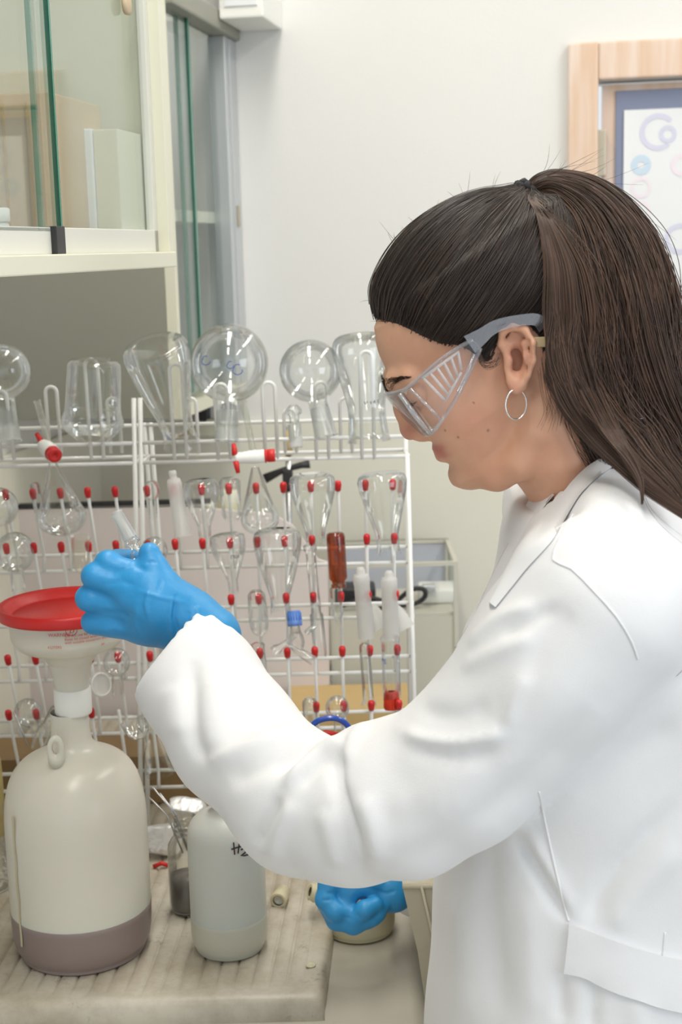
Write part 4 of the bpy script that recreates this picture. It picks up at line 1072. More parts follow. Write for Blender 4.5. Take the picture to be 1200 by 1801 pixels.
glove('glove', [
    # back of the hand
    ([(332, 1092, 1.37), (275, 1062, 1.362), (232, 1046, 1.362)], [.028, .027, .020], .015),
    ([(328, 1078, 1.37), (262, 1030, 1.368), (226, 1008, 1.37)], [.022, .018, .0125], .016),
    ([(325, 1105, 1.37), (255, 1092, 1.372), (216, 1098, 1.378)], [.022, .021, .0135], .016),
    # four fingers: knuckle to first joint, then folded away round the glass
    ([(232, 1012, 1.366), (189, 990, 1.372), (206, 984, 1.40), (232, 980, 1.408)], [.0125, .0118, .0095, .0085], .005),
    ([(222, 1036, 1.360), (166, 1013, 1.366), (180, 1004, 1.398), (205, 1002, 1.412)], [.0135, .0122, .0100, .0085], .005),
    ([(220, 1068, 1.362), (156, 1052, 1.370), (172, 1040, 1.402), (198, 1034, 1.416)], [.0135, .0125, .0100, .0085], .005),
    ([(218, 1096, 1.368), (164, 1094, 1.376), (178, 1082, 1.404), (200, 1074, 1.416)], [.0125, .0112, .0092, .008], .005),
    # thumb on top
    ([(300, 1060, 1.362), (282, 1026, 1.366), (271, 1000, 1.370), (263, 973, 1.374)], [.019, .0145, .0125, .0108], .008),
    # gauntlet over the wrist
    ([(318, 1086, 1.372), (366, 1122, 1.366)], [.0285, .0335], .012),
   ], [((196, 1094, 1.372), (.016, .014, .012), .012)],
   [([(310, 1050), (306, 1085), (316, 1125)], -.0022, 4), ([(302, 1052), (298, 1088), (306, 1125)], .0016, 4), ([(245, 1040), (280, 1050), (330, 1062)], .0011, 4), ([(240, 1060), (238, 1095), (244, 1120)], .0012, 5),
    ([(200, 1010), (235, 995), (262, 1004)], -.001, 5), ([(262, 1036), (256, 1062), (262, 1090)], .0012, 4), ([(285, 1018), (278, 1042)], -.001, 4), ([(180, 1030), (215, 1022), (240, 1030)], -.001, 6), ([(172, 1076), (205, 1078), (232, 1084)], -.001, 6),
    ([(345, 1062), (350, 1085), (338, 1110)], .0016, 5), ([(332, 1072), (330, 1098)], -.0014, 4), ([(256, 990), (268, 988), (278, 991)], -.0009, 3), ([(175, 1110), (200, 1104), (225, 1112)], .0010, 5)],
   ([B0[0]-.085, 1.315, B0[2]-.075], [B0[0]+.10, 1.45, B0[2]+.07]))
# rolled bead at the end of the glove
wa, wb = P(318, 1086, 1.372), P(362, 1118, 1.366); wd = (wb-wa)/np.linalg.norm(wb-wa); e1 = np.cross(wd, [0, 1, 0]); e1 /= np.linalg.norm(e1); e2 = np.cross(e1, wd)
MB().tube([wb+wd*(.006+.003*math.sin(2*a+1))+(e1*math.cos(a)+e2*math.sin(a))*(.0300+.001*math.sin(5*a)) for a in np.linspace(0, 2*math.pi, 60, endpoint=False)], .0018, 8, closed=True).build('glove_cuff', M['glove'], person)
Yg = 1.50
B1 = P(630, 1590, Yg)
glove('glove', [
    ([(735, 1545, Yg+.04), (690, 1560, Yg+.02), (648, 1556, Yg+.01)], [.026, .024, .017], .012),
    ([(690, 1575, Yg+.01), (655, 1590, Yg+.005)], [.016, .010], .012),
    # index finger arching round on the left
    ([(620, 1546, Yg+.005), (578, 1554, Yg-.004), (572, 1582, Yg-.012), (590, 1604, Yg-.02), (612, 1606, Yg-.018)], [.0115, .0112, .0108, .0108, .0098], .0045),
    # middle finger below it, running to the right
    ([(572, 1590, Yg-.004), (592, 1618, Yg-.014), (622, 1626, Yg-.018), (655, 1614, Yg-.016)], [.0095, .0112, .0110, .0098], .0045),
    # ring and little fingers
    ([(622, 1618, Yg-.022), (642, 1600, Yg-.022), (660, 1592, Yg-.014)], [.0088, .0104, .0098], .004),
    ([(648, 1618, Yg-.014), (664, 1606, Yg-.012), (672, 1594, Yg-.006)], [.0090, .0092, .0088], .004),
    # thumb pressed inside the ring of fingers
    ([(650, 1552, Yg+.004), (616, 1562, Yg-.002), (610, 1582, Yg-.006)], [.0145, .0130, .0110], .006),
   ], [], [([(574, 1570), (586, 1572)], -.001, 3), ([(566, 1584), (584, 1582)], -.001, 3), ([(640, 1560), (680, 1572), (700, 1566)], -.0014, 4), ([(600, 1612), (618, 1615)], -.0008, 3), ([(628, 1606), (634, 1618)], -.0012, 3)],
   ([B1[0]-.06, Yg-.06, B1[2]-.045], [B1[0]+.09, Yg+.085, B1[2]+.06]))

# ---------------------------------------------------------------- safety goggles and earring
gg = bpy.data.objects.new('safety_goggles', None); COL.objects.link(gg); gg.parent = person; gg.location = Vector(Sp(760, 680))-Vector(org)
# path of upper and lower edges: (px, py, dy) from the near temple round the front; the far side mirrors it
up_e = [(832, 598, -.081), (805, 612, -.080), (775, 632, -.079), (742, 660, -.078), (714, 684, -.074), (697, 690, -.064), (683, 692, -.040), (678, 693, 0)]
lo_e = [(846, 612, -.081), (826, 656, -.080), (805, 697, -.079), (781, 735, -.078), (764, 757, -.074), (752, 764, -.062), (742, 760, -.036), (704, 724, 0)]
def gp(p):                          # dy is a real offset; pixel taken in that plane
    return np.array(P(p[0], p[1], YH+p[2]))
upc = np.array([gp(p) for p in up_e]); loc_ = np.array([gp(p) for p in lo_e])
def mirror(a): m_ = a[::-1][1:].copy(); m_[:, 1] = 2*YH-m_[:, 1]; return np.concatenate([a, m_])
# straighten the mirror plane
upc[-1, 1] = YH; loc_[-1, 1] = YH
upw = np.array(smooth_prof([tuple(p) for p in mirror(upc)], 5)); low_ = np.array(smooth_prof([tuple(p) for p in mirror(loc_)], 5))
nS = len(upw); vv = []; ff = []; nv = 8
for i in range(nS):
    for j in range(nv+1): vv.append(upw[i]+(low_[i]-upw[i])*j/nv)
side_end = 18
def shell(i0, i1, name, m, par):
    mb = MB(); v = [vv[i*(nv+1)+j] for i in range(i0, i1+1) for j in range(nv+1)]; w = nv+1
    f = [(i*w+j, i*w+j+1, (i+1)*w+j+1, (i+1)*w+j) for i in range(i1-i0) for j in range(nv)]
    mb.add(v, f); o = mb.build(name, m, par); so = o.modifiers.new('solid', 'SOLIDIFY'); so.thickness = .0016; return o
shell(0, 22, 'side_shield', M['goggle'], gg); shell(22, nS-23, 'lens', M['goggle'], gg); shell(nS-23, nS-1, 'side_shield', M['goggle'], gg)
MB().tube(list(upw), .0017, 8).build('rim', M['gogglerim'], gg); MB().tube(list(low_), .0017, 8).build('rim', M['gogglerim'], gg)
for s in (-1, 1):
    def gs(px, py, dy): 
        q = P(px, py, YH-dy); return np.array([q[0], YH+s*dy, q[2]])
    MB().tube([gs(703, 693, .0755), gs(728, 728, .0765), (gs(756, 762, .0755))], .0019, 8).build('frame_corner', M['gogglerim'], gg)
    MB().tube([gs(722, 684, .0785), gs(755, 716, .080), gs(776, 738, .0795)], .0012, 8).build('frame_corner', M['gogglerim'], gg)
    for k in range(6):
        t = k/5; a = np.array([744+62*t, 664-44*t]); b = np.array([783+30*t, 704-46*t]); b = a+(b-a)*(1-.18*t)
        MB().tube([gs(a[0], a[1], .0815), gs(b[0], b[1], .0815)], .0013, 6).build('vent_rib', M['gogglerib'], gg)
    MB().tube([gs(742, 666, .0815), gs(808, 618, .0815)], .0013, 6).build('vent_frame', M['gogglerib'], gg)
    MB().tube([gs(783, 705, .0815), gs(812, 655, .0815)], .0013, 6).build('vent_frame', M['gogglerib'], gg)
    MB().tube([gs(806, 690, .083), gs(822, 656, .083), gs(834, 622, .0825)], .0018, 8).build('rim_bar', M['gogglerim'], gg)
    mbx = MB()
    for q in (gs(728, 679, .080), gs(777, 731, .081)): mbx.box(q-np.array([.0055, .003, .0045]), q+np.array([.0055, .003, .0045]), .0012)
    # temple arm widening behind the hinge, hooked over the ear
    pts = [gs(826, 606, .082), gs(846, 592, .083), gs(868, 576, .084), (gs(895, 567, .086)), gs(925, 562, .088), gs(945, 563, .088), gs(958, 574, .086)]
    tp = np.array(smooth_prof([tuple(p) for p in pts], 6)); hw = np.interp(np.linspace(0, 1, len(tp)), [0, .25, .6, .85, 1], [.0085, .0055, .0045, .0050, .0062])
    v = []; f = []
    for i, p in enumerate(tp):
        t = tp[min(i+1, len(tp)-1)]-tp[max(i-1, 0)]; t /= np.linalg.norm(t); n_ = np.cross(t, [0, 1, 0]); n_ /= np.linalg.norm(n_)
        for (a, b) in ((-1, -.0012), (1, -.0012), (1, .0012), (-1, .0012)): v.append(p+n_*a*hw[i]+np.array([0, b, 0]))
    for i in range(len(tp)-1):
        for k in range(4): f.append((4*i+k, 4*i+(k+1) % 4, 4*i+4+(k+1) % 4, 4*i+4+k))
    f += [(3, 2, 1, 0), tuple(4*(len(tp)-1)+k for k in range(4))]
    MB().add(v, f).build('temple_arm', M['temple'], gg, False)
    q = gs(950, 602, .082)
    M['buff'] = M.get('buff') or mat('buff_plastic', srgb(206, 182, 140), .4)
    mbx2 = MB().box(q-np.array([.005, .002, .004]), q+np.array([.006, .002, .0045]), .001); mbx2.build('temple_tip', M['buff'], gg)
ec = P(908, 711, YH-.077); ring = []
for a in np.linspace(0, 2*math.pi, 64, endpoint=False): ring.append(ec+np.array([math.cos(a)*.0092, .0035*math.cos(a), math.sin(a)*.0126]))
MB().tube(ring, .00072, 10, closed=True).build('hoop_earring', M['silver'], person)
# shoes
for s in (-1, 1):
    mb = MB(); c = np.array([bxc-.03, YH+s*.09, 0])
    mb.box(c+[-.13, -.045, 0], c+[.10, .045, .09], .03).build('shoe', M['black'], person)
# ================================================================== the two wire drying racks (an A-frame seen from the front)
def RY(z): return 1.93+.24*(z-1.18)       # the front face leans back
def onrack(px, py, dy=0.0):
    d = ray(px, py); k = .24
    # solve Y = RY(z)+dy along the ray
    t = (1.93+dy+k*(EYE[2]-1.18))/(d[1]-k*d[2]); return EYE+d*t
def rackpt(px, py, dy=0): return onrack(px, py, dy)
CX0 = 500
bars = [(742, .085), (773, .0), (797, .085), (808, .0)]
rows_b = [(967, 995), (1066, 1090), (1160, 1187), (1256, 1283), (1350, 1380)]
tips_y = [850, 945, 1045, 1141, 1238]
n_rt = np.array([0, math.cos(math.atan(.24)), -math.sin(math.atan(.24))])     # into the rack
up_r = np.array([0, math.sin(math.atan(.24)), math.cos(math.atan(.24))])
def bar_z(py, dy, px=480): return onrack(px, py, dy)
peg_mesh = {}; tip_mesh = None
def rack(xl, xr, label, cols, loops_f, loops_b, skip=()):
    z0 = ZT+.001
    a = bar_z(1000, 0); r = thing('drying_rack', label, 'rack', ((xl+xr)/2, 2.0, z0), 'wire drying racks behind the bottles')
    top = bar_z(808, 0); bot = np.array([0, RY(z0), z0]); R0 = .0028
    def at(x, p): return np.array([x, p[1], p[2]])
    for x in (xl, xr):
        MB().tube([at(x, bot), at(x, bar_z(694 if abs(x-xm) < .02 else 804, 0))], .0036, 10).build('upright', M['rack'], r)
        MB().tube([at(x+.006, np.array([0, 2.16, z0])), at(x+.003, bar_z(738, .085))], .0034, 10).build('upright', M['rack'], r)
        MB().tube([at(x, bar_z(808, 0)), at(x, bar_z(797, .085))], .0026, 8).build('crossbar', M['rack'], r)
    for py, dy in bars:
        p = bar_z(py, dy); MB().tube([at(xl, p)-[.004, 0, 0], at(xr, p)+[.004, 0, 0]], R0, 8).build('crossbar', M['rack'], r)
    for p1, p2 in rows_b:
        for py in (p1, p2):
            p = bar_z(py, .0)+n_rt*.004; MB().tube([at(xl, p)-[.004, 0, 0], at(xr, p)+[.004, 0, 0]], R0, 8).build('crossbar', M['rack'], r)
    for ri, (p1, p2) in enumerate(rows_b):
        b1, b2 = bar_z(p1, 0), bar_z(p2, 0)
        tip = bar_z(tips_y[ri], -.070, 640)
        for ci, x in enumerate(cols):
            if (ri, ci) in skip: continue
            key = (ri,)
            if key not in peg_mesh:
                o = at(0, b1); t_ = at(0, tip)
                mid = at(0, b1)-n_rt*.001
                pts = [at(0, b2), at(0, b1)-up_r*.004, mid+(t_-mid)*.03, t_]
                v = MB().tube([p-o for p in pts], .0023, 8)
                c = MB(); d = (t_-mid)/np.linalg.norm(t_-mid)
                c.lathe(t_-o-d*.010, t_-o+d*.005, [(0, .0), (0, .0040), (.25, .0044), (.6, .0049), (.88, .0042), (1, .0018), (1, 0)], 14)
                m1 = bpy.data.meshes.new('peg'); m1.from_pydata(v.v, [], v.f); m1.materials.append(M['rack'])
                m2 = bpy.data.meshes.new('peg_tip'); m2.from_pydata(c.v, [], c.f); m2.materials.append(M['redtip'])
                for mm in (m1, m2): mm.polygons.foreach_set('use_smooth', [True]*len(mm.polygons))
                peg_mesh[key] = (m1, m2, o)
            m1, m2, o = peg_mesh[key]
            pg = bpy.data.objects.new('peg', m1); COL.objects.link(pg); pg.parent = r
            pg.location = Vector(at(x, o)) - r.location
            if not (ri == 4 and ci == 6 and xr < -.1):
                tp = bpy.data.objects.new('peg_tip', m2); COL.objects.link(tp); tp.parent = pg
    def loop(px, pyt, pyb, dyb, w, lean):
        b = bar_z(pyb, dyb, px); x = b[0]; t_ = onrack(px, pyt, dyb-lean); hgt = t_-b; hgt[0] = 0
        l = np.linalg.norm(hgt); u = hgt/l; hw = w/2; pts = [b+np.array([-hw, 0, 0])]
        for k in range(11):
            an = math.pi*(1-k/10); pts.append(b+u*(l-hw+hw*math.sin(an))+np.array([hw*math.cos(an), 0, 0]))
        pts.append(b+np.array([hw, 0, 0])); MB().tube(pts, .0026, 8).build('loop', M['rack'], r)
    for px, pyt in loops_f: loop(px, pyt, 808, 0.0, .0175, .045)
    for px, pyt in loops_b: loop(px, pyt, 797, .085, .0165, .03)
    return r
XR1 = onrack(722, 1000)[0]; XL1 = onrack(252, 1000)[0]; XR2 = onrack(241, 1000)[0]; XL2 = -.565
pitch = (onrack(690, 1000)[0]-onrack(270, 1000)[0])/9.0
c_r = [onrack(692, 1000)[0]-pitch*k for k in range(10)]; c_r.reverse()
xm = (XL1+XR2)/2
c_l = [c_r[0]-pitch*(k+1)-.006 for k in range(7)]; c_l.reverse()
rack(XL1, XR1, 'white wire drying rack with red-tipped pegs, the right one between bottles and sleeve', c_r, [(395, 675), (478, 672), (568, 672), (648, 618), (318, 640)], [(340, 700), (512, 720), (610, 700)])
rack(XL2, XR2, 'white wire drying rack with red-tipped pegs, the left one behind the big bottle', c_l, [(14, 686), (172, 632)], [(98, 680), (-10, 720), (205, 700)])
# ================================================================== glassware on the racks
def gl(name, label, cat, A, B, prof, YA=None, YB=None, dy=-.03, m='glass', capa=False, parent=None, n=36, sm=6, group=None):
    """solid of revolution between two pixels (centre of the top end A and of the bottom end B); radii in pixels there.
    dy is the depth in front of the leaning rack face"""
    if -.073 <= dy <= -.045:            # worn over a peg: the mouth end reaches down the peg, the closed end sits on its tip
        YA = -.076 if YA is None else min(YA, -.076); YB = -.056 if YB is None else YB
    a = onrack(A[0], A[1], dy if YA is None else YA); b = onrack(B[0], B[1], dy if YB is None else YB)
    u = 1/ppm((a+b)/2)
    pr = [(t, max(r, 0)*u) for t, r in prof]
    if sm: pr = [(float(q[0]), max(float(q[1]), 0)) for q in smooth_prof(pr, sm)]
    mb = MB().lathe(a, b, pr, n, capa=capa)
    if parent is None:
        o = mb.build(name, M[m], None); tag(o, label, cat, group); return o, a, b, u
    return mb.build(name, M[m], parent), a, b, u
def sphere_prof(R, neck, L, neckr2, flare=0, neck_end=None):
    """round flask upside down: bulb on top then a neck; L = total length in px"""
    pr = []
    th0 = math.asin(min(.95, neck/R))
    for k in range(19):
        th = math.pi-(math.pi-th0)*k/18*1.0
        th = (math.pi-th0)*k/18
        pr.append(((R-R*math.cos(th))/L, R*math.sin(th)))
    y0 = pr[-1][0]*L
    pr += [((y0+4)/L, neck), ((L-3)/L, neckr2), (1, neckr2+flare)]
    return pr
def flask_thing(name, label, A, B, prof, joint=None, cat='flask', dy=-.03, jm='frost', sm=0, YA=None, YB=None, group=None):
    """glass flask whose neck end carries a ground joint"""
    if joint is None: return gl(name, label, cat, A, B, prof, dy=dy, sm=sm, YA=YA, YB=YB, group=group)[0]
    a = onrack(*A, dy if YA is None else YA); b = onrack(*B, dy if YB is None else YB); t = thing(name, label, cat, b, group)
    gl('bulb', None, None, A, B, prof, dy=dy, parent=t, sm=sm, YA=YA, YB=YB)
    t0, t1, r0, r1 = joint; u = 1/ppm((a+b)/2)
    MB().lathe(a+(b-a)*t0, a+(b-a)*t1, [(0, r0*u), (.02, r0*u), (.94, r1*u), (1, r1*u*1.08)], 30).build('ground_joint', M[jm], t)
    return t
def ink(parent, base, axisA, axisB, r, strokes, m, name='ink_mark', w=.0006):
    """strokes = lists of (angle offset in radians from facing the camera, metres along the axis)"""
    A = np.array(axisA); B = np.array(axisB); t = (B-A)/np.linalg.norm(B-A)
    c = np.array(EYE)-A; c -= t*(c@t); c /= np.linalg.norm(c); s = np.cross(t, c); mb = MB()
    for st in strokes:
        pts = [A+t*h+(c*math.cos(an)+s*math.sin(an))*(r(h) if callable(r) else r) for an, h in st]
        mb.tube(pts, w, 5)
    return mb.build(name, m, parent)

# --- top row
flask_thing('round_bottom_flask', 'large round glass flask upside down at the left edge of the top row', (2, 604), (12, 776), sphere_prof(50, 19, 174, 24), (.66, 1.0, 19, 25), dy=-.02)
t = gl('squat_flask', 'squat wide glass bottle upside down on the loop left of the tilted conical flask', 'flask', (166, 630), (162, 772), [(0, 0), (.005, 30), (.05, 43), (.14, 47), (.6, 49), (.72, 53), (.82, 55), (.90, 48), (.97, 36), (1, 30)], dy=-.02, sm=4, YA=-.045, YB=-.01)[0]
flask_thing('conical_flask', 'tilted conical flask upside down in the top row beside the squat bottle', (270, 606), (320, 782), [(0, 0), (.0, 50), (.02, 55), (.06, 58), (.14, 58), (.3, 52), (.62, 36), (.72, 31), (.9, 29), (.97, 30), (1, 33)], dy=-.03, YA=-.10, YB=-.01)
# 4: biggest round flask
t = thing('round_bottom_flask', 'biggest round glass flask with blue pen marks, centre of the top row', 'flask', onrack(400, 775, -.03))
_, a, b, u = gl('bulb', None, None, (406, 570), (399, 776), sphere_prof(69, 19, 206, 20), dy=-.035, parent=t, sm=0)
MB().lathe(a+(b-a)*.74, b, [(0, 18.5*u), (.94, 20.5*u), (1, 23*u)], 30).build('ground_joint', M['frost'], t)
cc = a+(b-a)*(69/206); tx = np.array([1, 0, 0]); tz_ = np.array([0, 0, 1.0]); R_ = 69*u*1.004
def sph_pt(px, py):
    d = ray(px, py); d = d/np.linalg.norm(d); o = EYE-cc; bq = o@d; disc = bq*bq-(o@o-R_*R_)
    return EYE+d*(-bq-math.sqrt(max(disc, 0)))
mbk = MB()
for ox, oy, k in ((362, 634, 1.0), (405, 642, .8), (418, 650, 1.15)):
    mbk.tube([sph_pt(ox+7*k*math.cos(a_)*(1+.2*math.sin(3*a_)), oy+8*k*math.sin(a_)) for a_ in np.linspace(0, 5.2, 14)], .0006, 5)
mbk.build('blue_pen_mark', M['inkblue'], t)
# 5: smaller round flask with side neck
t = thing('two_neck_flask', 'round flask with a small side neck, right of the biggest round flask', 'flask', onrack(560, 772, -.03))
_, a, b, u = gl('bulb', None, None, (534, 599), (574, 768), sphere_prof(55, 17, 174, 18), dy=-.03, parent=t, sm=0)
MB().lathe(a+(b-a)*.70, b, [(0, 17*u), (.94, 20*u), (1, 23*u)], 30).build('ground_joint', M['frost'], t)
gl('side_neck', None, None, (516, 712), (521, 788), [(0, 6), (.1, 14), (.2, 14), (.25, 9), (.45, 8), (.46, 12), (.95, 12), (1, 10)], dy=-.04, parent=t, sm=0)
gl('ground_joint', None, None, (519, 748), (521, 786), [(0, 11), (1, 12.5)], dy=-.04, parent=t, m='plasticfrost', sm=0)
# 6: wide erlenmeyer
t = thing('conical_flask', 'conical flask upside down with black pen writing, last of the top row before the face', 'flask', onrack(650, 780, -.03))
_, a, b, u = gl('bulb', None, None, (634, 590), (650, 776), [(0, 0), (0, 36), (.03, 47), (.10, 52), (.20, 52), (.40, 44), (.62, 35), (.74, 33), (.9, 35), (.96, 36), (1, 39)], dy=-.03, parent=t, sm=4)
def w7(h): return (49-(h/u-60)*.16)*u
ink(t, None, a, b, 45.5*u, [[(-.55+.05*k+x, y*.001+.096+.0*k) for x, y in st] for k, st in enumerate([[(0, 0), (.1, 1), (.06, 5)], [(.16, 1), (.22, 4), (.16, 5), (.15, 1)], [(.28, 2), (.26, 6)], [(.34, 2), (.40, 5)], [(.42, 2), (.36, 6)]])], M['inkblack'], 'black_pen_mark', .0005)
# --- separating funnels with stopcocks
def sep_funnel(label, stem, S0, cone, bot, R, handle, knob, barrel_r, tiltx):
    t = thing('separating_funnel', label, 'funnel', onrack(*bot, -.045))
    gl('stem', None, None, stem, S0, [(0, 6), (.03, 7), (.05, 6), (.95, 5.5), (1, 7)], dy=-.055, parent=t, sm=0, m='cloudy')
    gl('bore', None, None, stem, S0, [(0.02, 2.6), (1, 2.6)], dy=-.055, parent=t, sm=0)
    gl('body', None, None, cone, bot, [(0, 7), (.06, 9), (.55, R*.80), (.68, R*.97), (.76, R), (.85, R*.92), (.94, R*.6), (1, 0)], dy=-.05, parent=t, sm=5)
    ba = onrack(*handle[1], -.062); bb = onrack(*knob[0], -.062 if tiltx else -.095); u = 1/ppm(ba)
    MB().lathe(ba, bb, [(0, 0), (0, barrel_r*u*.8), (.08, barrel_r*u*.85), (.1, barrel_r*u*.78), (.2, barrel_r*u*.9), (.22, barrel_r*u*.82), (.35, barrel_r*u), (.37, barrel_r*u*.92), (.52, barrel_r*u*1.08), (.54, barrel_r*u), (.7, barrel_r*u*1.12), (.72, barrel_r*u*1.02), (1, barrel_r*u*1.05), (1, 0)], 24).build('stopcock_barrel', M['white'], t)
    ka = bb; kb = bb+(bb-ba)/np.linalg.norm(bb-ba)*knob[1]*u
    kn_ = MB(); kp = [(0, 0), (0, knob[2]*u*1.08), (.12, knob[2]*u*1.08), (.15, knob[2]*u*.9), (.25, knob[2]*u*.9), (.3, knob[2]*u), (.92, knob[2]*u*1.02), (1, knob[2]*u*.95), (1, knob[2]*u*.35), (.8, knob[2]*u*.3), (.8, 0)]
    kn_.lathe(ka, kb, kp, 18); kn_.build('red_knob', M['red'], t)
    h0, h1 = onrack(*handle[0], -.065), onrack(*handle[2], -.065); mid = onrack(*handle[1], -.065)
    hm = MB(); 
    for e in (h0, h1):
        if np.linalg.norm(e-mid) > .004: hm.tube([mid+(e-mid)*.2, mid+(e-mid)*.55, e], [5.5*u, 5*u, 3.6*u], 10)
    hm.build('red_handle', M['red'], t)
    return t
sep_funnel('pear-shaped separating funnel with red stopcock knob facing the camera, over the red lid', (65, 704), (86, 782), (92, 812), (115, 944), 43, ((64, 762), (76, 783), (80, 786)), ((92, 797), 16, 12.5), 13.5, False)
sep_funnel('pear-shaped separating funnel with horizontal red and white stopcock, in the middle of the right rack', (428, 706), (446, 796), (449, 822), (460, 942), 34, ((411, 780), (414, 806), (419, 832)), ((466, 802), 18, 11.5), 11.5, True)
# --- second row (over pegs)
flask_thing('round_bottom_flask', 'small round flask cut by the left edge beside the red peg tips', (-6, 858), (4, 950), sphere_prof(34, 12, 92, 13), None, dy=-.06)
gl('test_tube', 'short clear tube over the second red peg tip from the left edge', 'tube', (60, 848), (70, 905), [(0, 0), (.02, 6), (.08, 9), (1, 9)], dy=-.06, sm=0)
gl('beaker', 'small cloudy glass cup standing mouth up right behind the red funnel lid', 'cup', (142, 944), (140, 1010), [(0, 19), (.02, 18), (.08, 17), (.8, 14), (1, 0)], dy=-.05, m='cloudy', sm=0)
gl('glass_stopper', 'small glass stopper with round head on the peg left of the milky tube', 'stopper', (266, 846), (270, 912), [(0, 0), (.02, 8), (.12, 13), (.3, 14), (.42, 11), (.5, 7), (.55, 8), (1, 7)], dy=-.06, sm=4)
t = gl('plastic_tube', 'milky plastic tube with a ridged tip, slanting between the pegs of the upper row', 'tube', (303, 828), (322, 942), [(0, 0), (0, 6), (.06, 7), (.07, 6), (.12, 7), (.13, 11), (.2, 13), (.96, 14), (.97, 16), (1, 16)], dy=-.06, m='plasticfrost', sm=0)
flask_thing('conical_flask', 'small conical flask upside down on the peg right of the milky tube', (352, 844), (362, 955), [(0, 0), (0, 22), (.03, 28), (.12, 31), (.25, 31), (.5, 22), (.72, 12), (.9, 11), (1, 13)], dy=-.055, sm=0)
flask_thing('glass_vial', 'short clear vial standing over a red peg tip left of the middle separating funnel', (404, 842), (408, 915), [(0, 0), (0, 15), (.06, 19), (.2, 19), (.85, 17), (1, 12)], dy=-.05, sm=0, cat='vial')
flask_thing('conical_flask', 'wide conical flask upside down over two red tips, right of the middle separating funnel', (549, 836), (556, 962), [(0, 0), (0, 32), (.03, 39), (.10, 41), (.25, 39), (.5, 30), (.75, 19), (.85, 17), (1, 18)], dy=-.055, sm=0, YA=-.085)
flask_thing('conical_flask', 'conical flask upside down beside the right upright of the rack, under the face', (671, 832), (684, 974), [(0, 0), (0, 34), (.03, 41), (.10, 44), (.22, 42), (.5, 31), (.75, 21), (.9, 20), (1, 23)], dy=-.055, sm=0, YA=-.08)
# --- third row
flask_thing('round_bottom_flask', 'cloudy round flask just above the back rim of the red lid at the left edge', (22, 936), (34, 1040), sphere_prof(35, 12, 104, 13), None, dy=-.06)
flask_thing('round_bottom_flask', 'small round flask directly behind the raised blue thumb', (272, 944), (270, 1030), sphere_prof(24, 9, 86, 10), None, dy=-.05)
t = thing('conical_flask', 'small conical flask upside down with handwriting, left of the larger one in the third row', 'flask', onrack(410, 1045, -.05))
_, a, b, u = gl('bulb', None, None, (399, 940), (412, 1044), [(0, 0), (0, 24), (.03, 30), (.12, 32), (.28, 30), (.6, 16), (.78, 9), (1, 9)], dy=-.055, parent=t, sm=0)
ink(t, None, a, b, 29.5*u, [[(-.6+.14*k+x, y*.001+.024) for x, y in st] for k, st in enumerate([[(0, 0), (.02, 6), (.08, 2), (.10, 7)], [(.04, 1), (.04, 6)], [(0, 6), (.02, 1), (.08, 5), (.1, 0)], [(.0, 1), (.08, 1)], [(-.05, 1), (-.05, 6)]])], M['inkblack'], 'black_pen_mark', .0004)
flask_thing('conical_flask', 'large conical flask upside down in the third row left of the amber vial', (487, 932), (494, 1080), [(0, 0), (0, 33), (.03, 40), (.10, 43), (.25, 41), (.5, 31), (.78, 18), (.9, 17), (1, 19)], dy=-.055, sm=0, YA=-.08)
gl('condenser_tube', 'long thin clear tube leaning between the large conical flask and the amber vial', 'tube', (545, 958), (564, 1156), [(0, 10), (.01, 12), (.05, 12), (.06, 9), (.6, 9), (.62, 12), (.97, 12), (1, 10)], dy=-.05, sm=0)
t = thing('amber_vial', 'brown amber glass vial upside down on a peg', 'vial', onrack(597, 1036, -.06))
gl('body', None, None, (590, 936), (596, 1034), [(0, 0), (0, 12), (.03, 15.5), (.08, 16.5), (.82, 16.5), (.88, 12), (.92, 11), (.93, 13.5), (.99, 13.5), (1, 11)], dy=-.06, parent=t, m='amber', sm=0, YB=-.066)
for (x0, y0, x1, y1, lb) in ((634, 998, 645, 1122, 'frosted plastic tube with a rounded nipple, the left of two under the amber vial row'), (684, 1004, 688, 1124, 'frosted plastic tube with a rounded nipple, the right of two beside the rack upright')):
    t = thing('plastic_adapter', lb, 'tube', onrack(x1, y1, -.06), None)
    gl('barrel', None, None, (x0, y0), (x1, y1), [(0, 0), (.0, 5), (.04, 8), (.09, 8), (.10, 13), (.13, 14.5), (.24, 14.5), (.25, 13.8), (1, 14.5)], dy=-.062, parent=t, m='plasticfrost', sm=0)
    gl('side_cup', None, None, (x1+4, y1-58), (x1+26, y1-18), [(0, 0), (.05, 9), (.3, 14), (.9, 17), (1, 18)], dy=-.044, parent=t, m='plasticfrost', sm=0)
# --- fourth row
gl('test_tube', 'faint clear tube over a peg above the end of the white sleeve', 'tube', (450, 1037), (458, 1120), [(0, 0), (.02, 9), (.1, 15), (.2, 16), (.7, 17), (.9, 12), (1, 0)], dy=-.05, sm=4)
gl('test_tube', 'small clear tube over the peg straight under the amber vial', 'tube', (589, 1032), (596, 1098), [(0, 6), (.03, 9), (.1, 10), (.72, 10), (.85, 6), (1, 5)], dy=-.06, sm=0)
t = thing('glass_adapter', 'branched glass adapter with a light blue screw cap', 'adapter', onrack(520, 1160, -.06))
gl('tube', None, None, (518, 1092), (524, 1148), [(0, 9), (.3, 9), (.5, 13), (.7, 14), (.9, 10), (1, 6)], dy=-.065, parent=t, sm=3)
gl('arm', None, None, (482, 1146), (520, 1118), [(0, 9), (.1, 10), (.3, 6), (.9, 4), (1, 4)], dy=-.070, parent=t, sm=0)
gl('arm', None, None, (540, 1112), (556, 1098), [(0, 5), (1, 5)], dy=-.065, parent=t, sm=0)
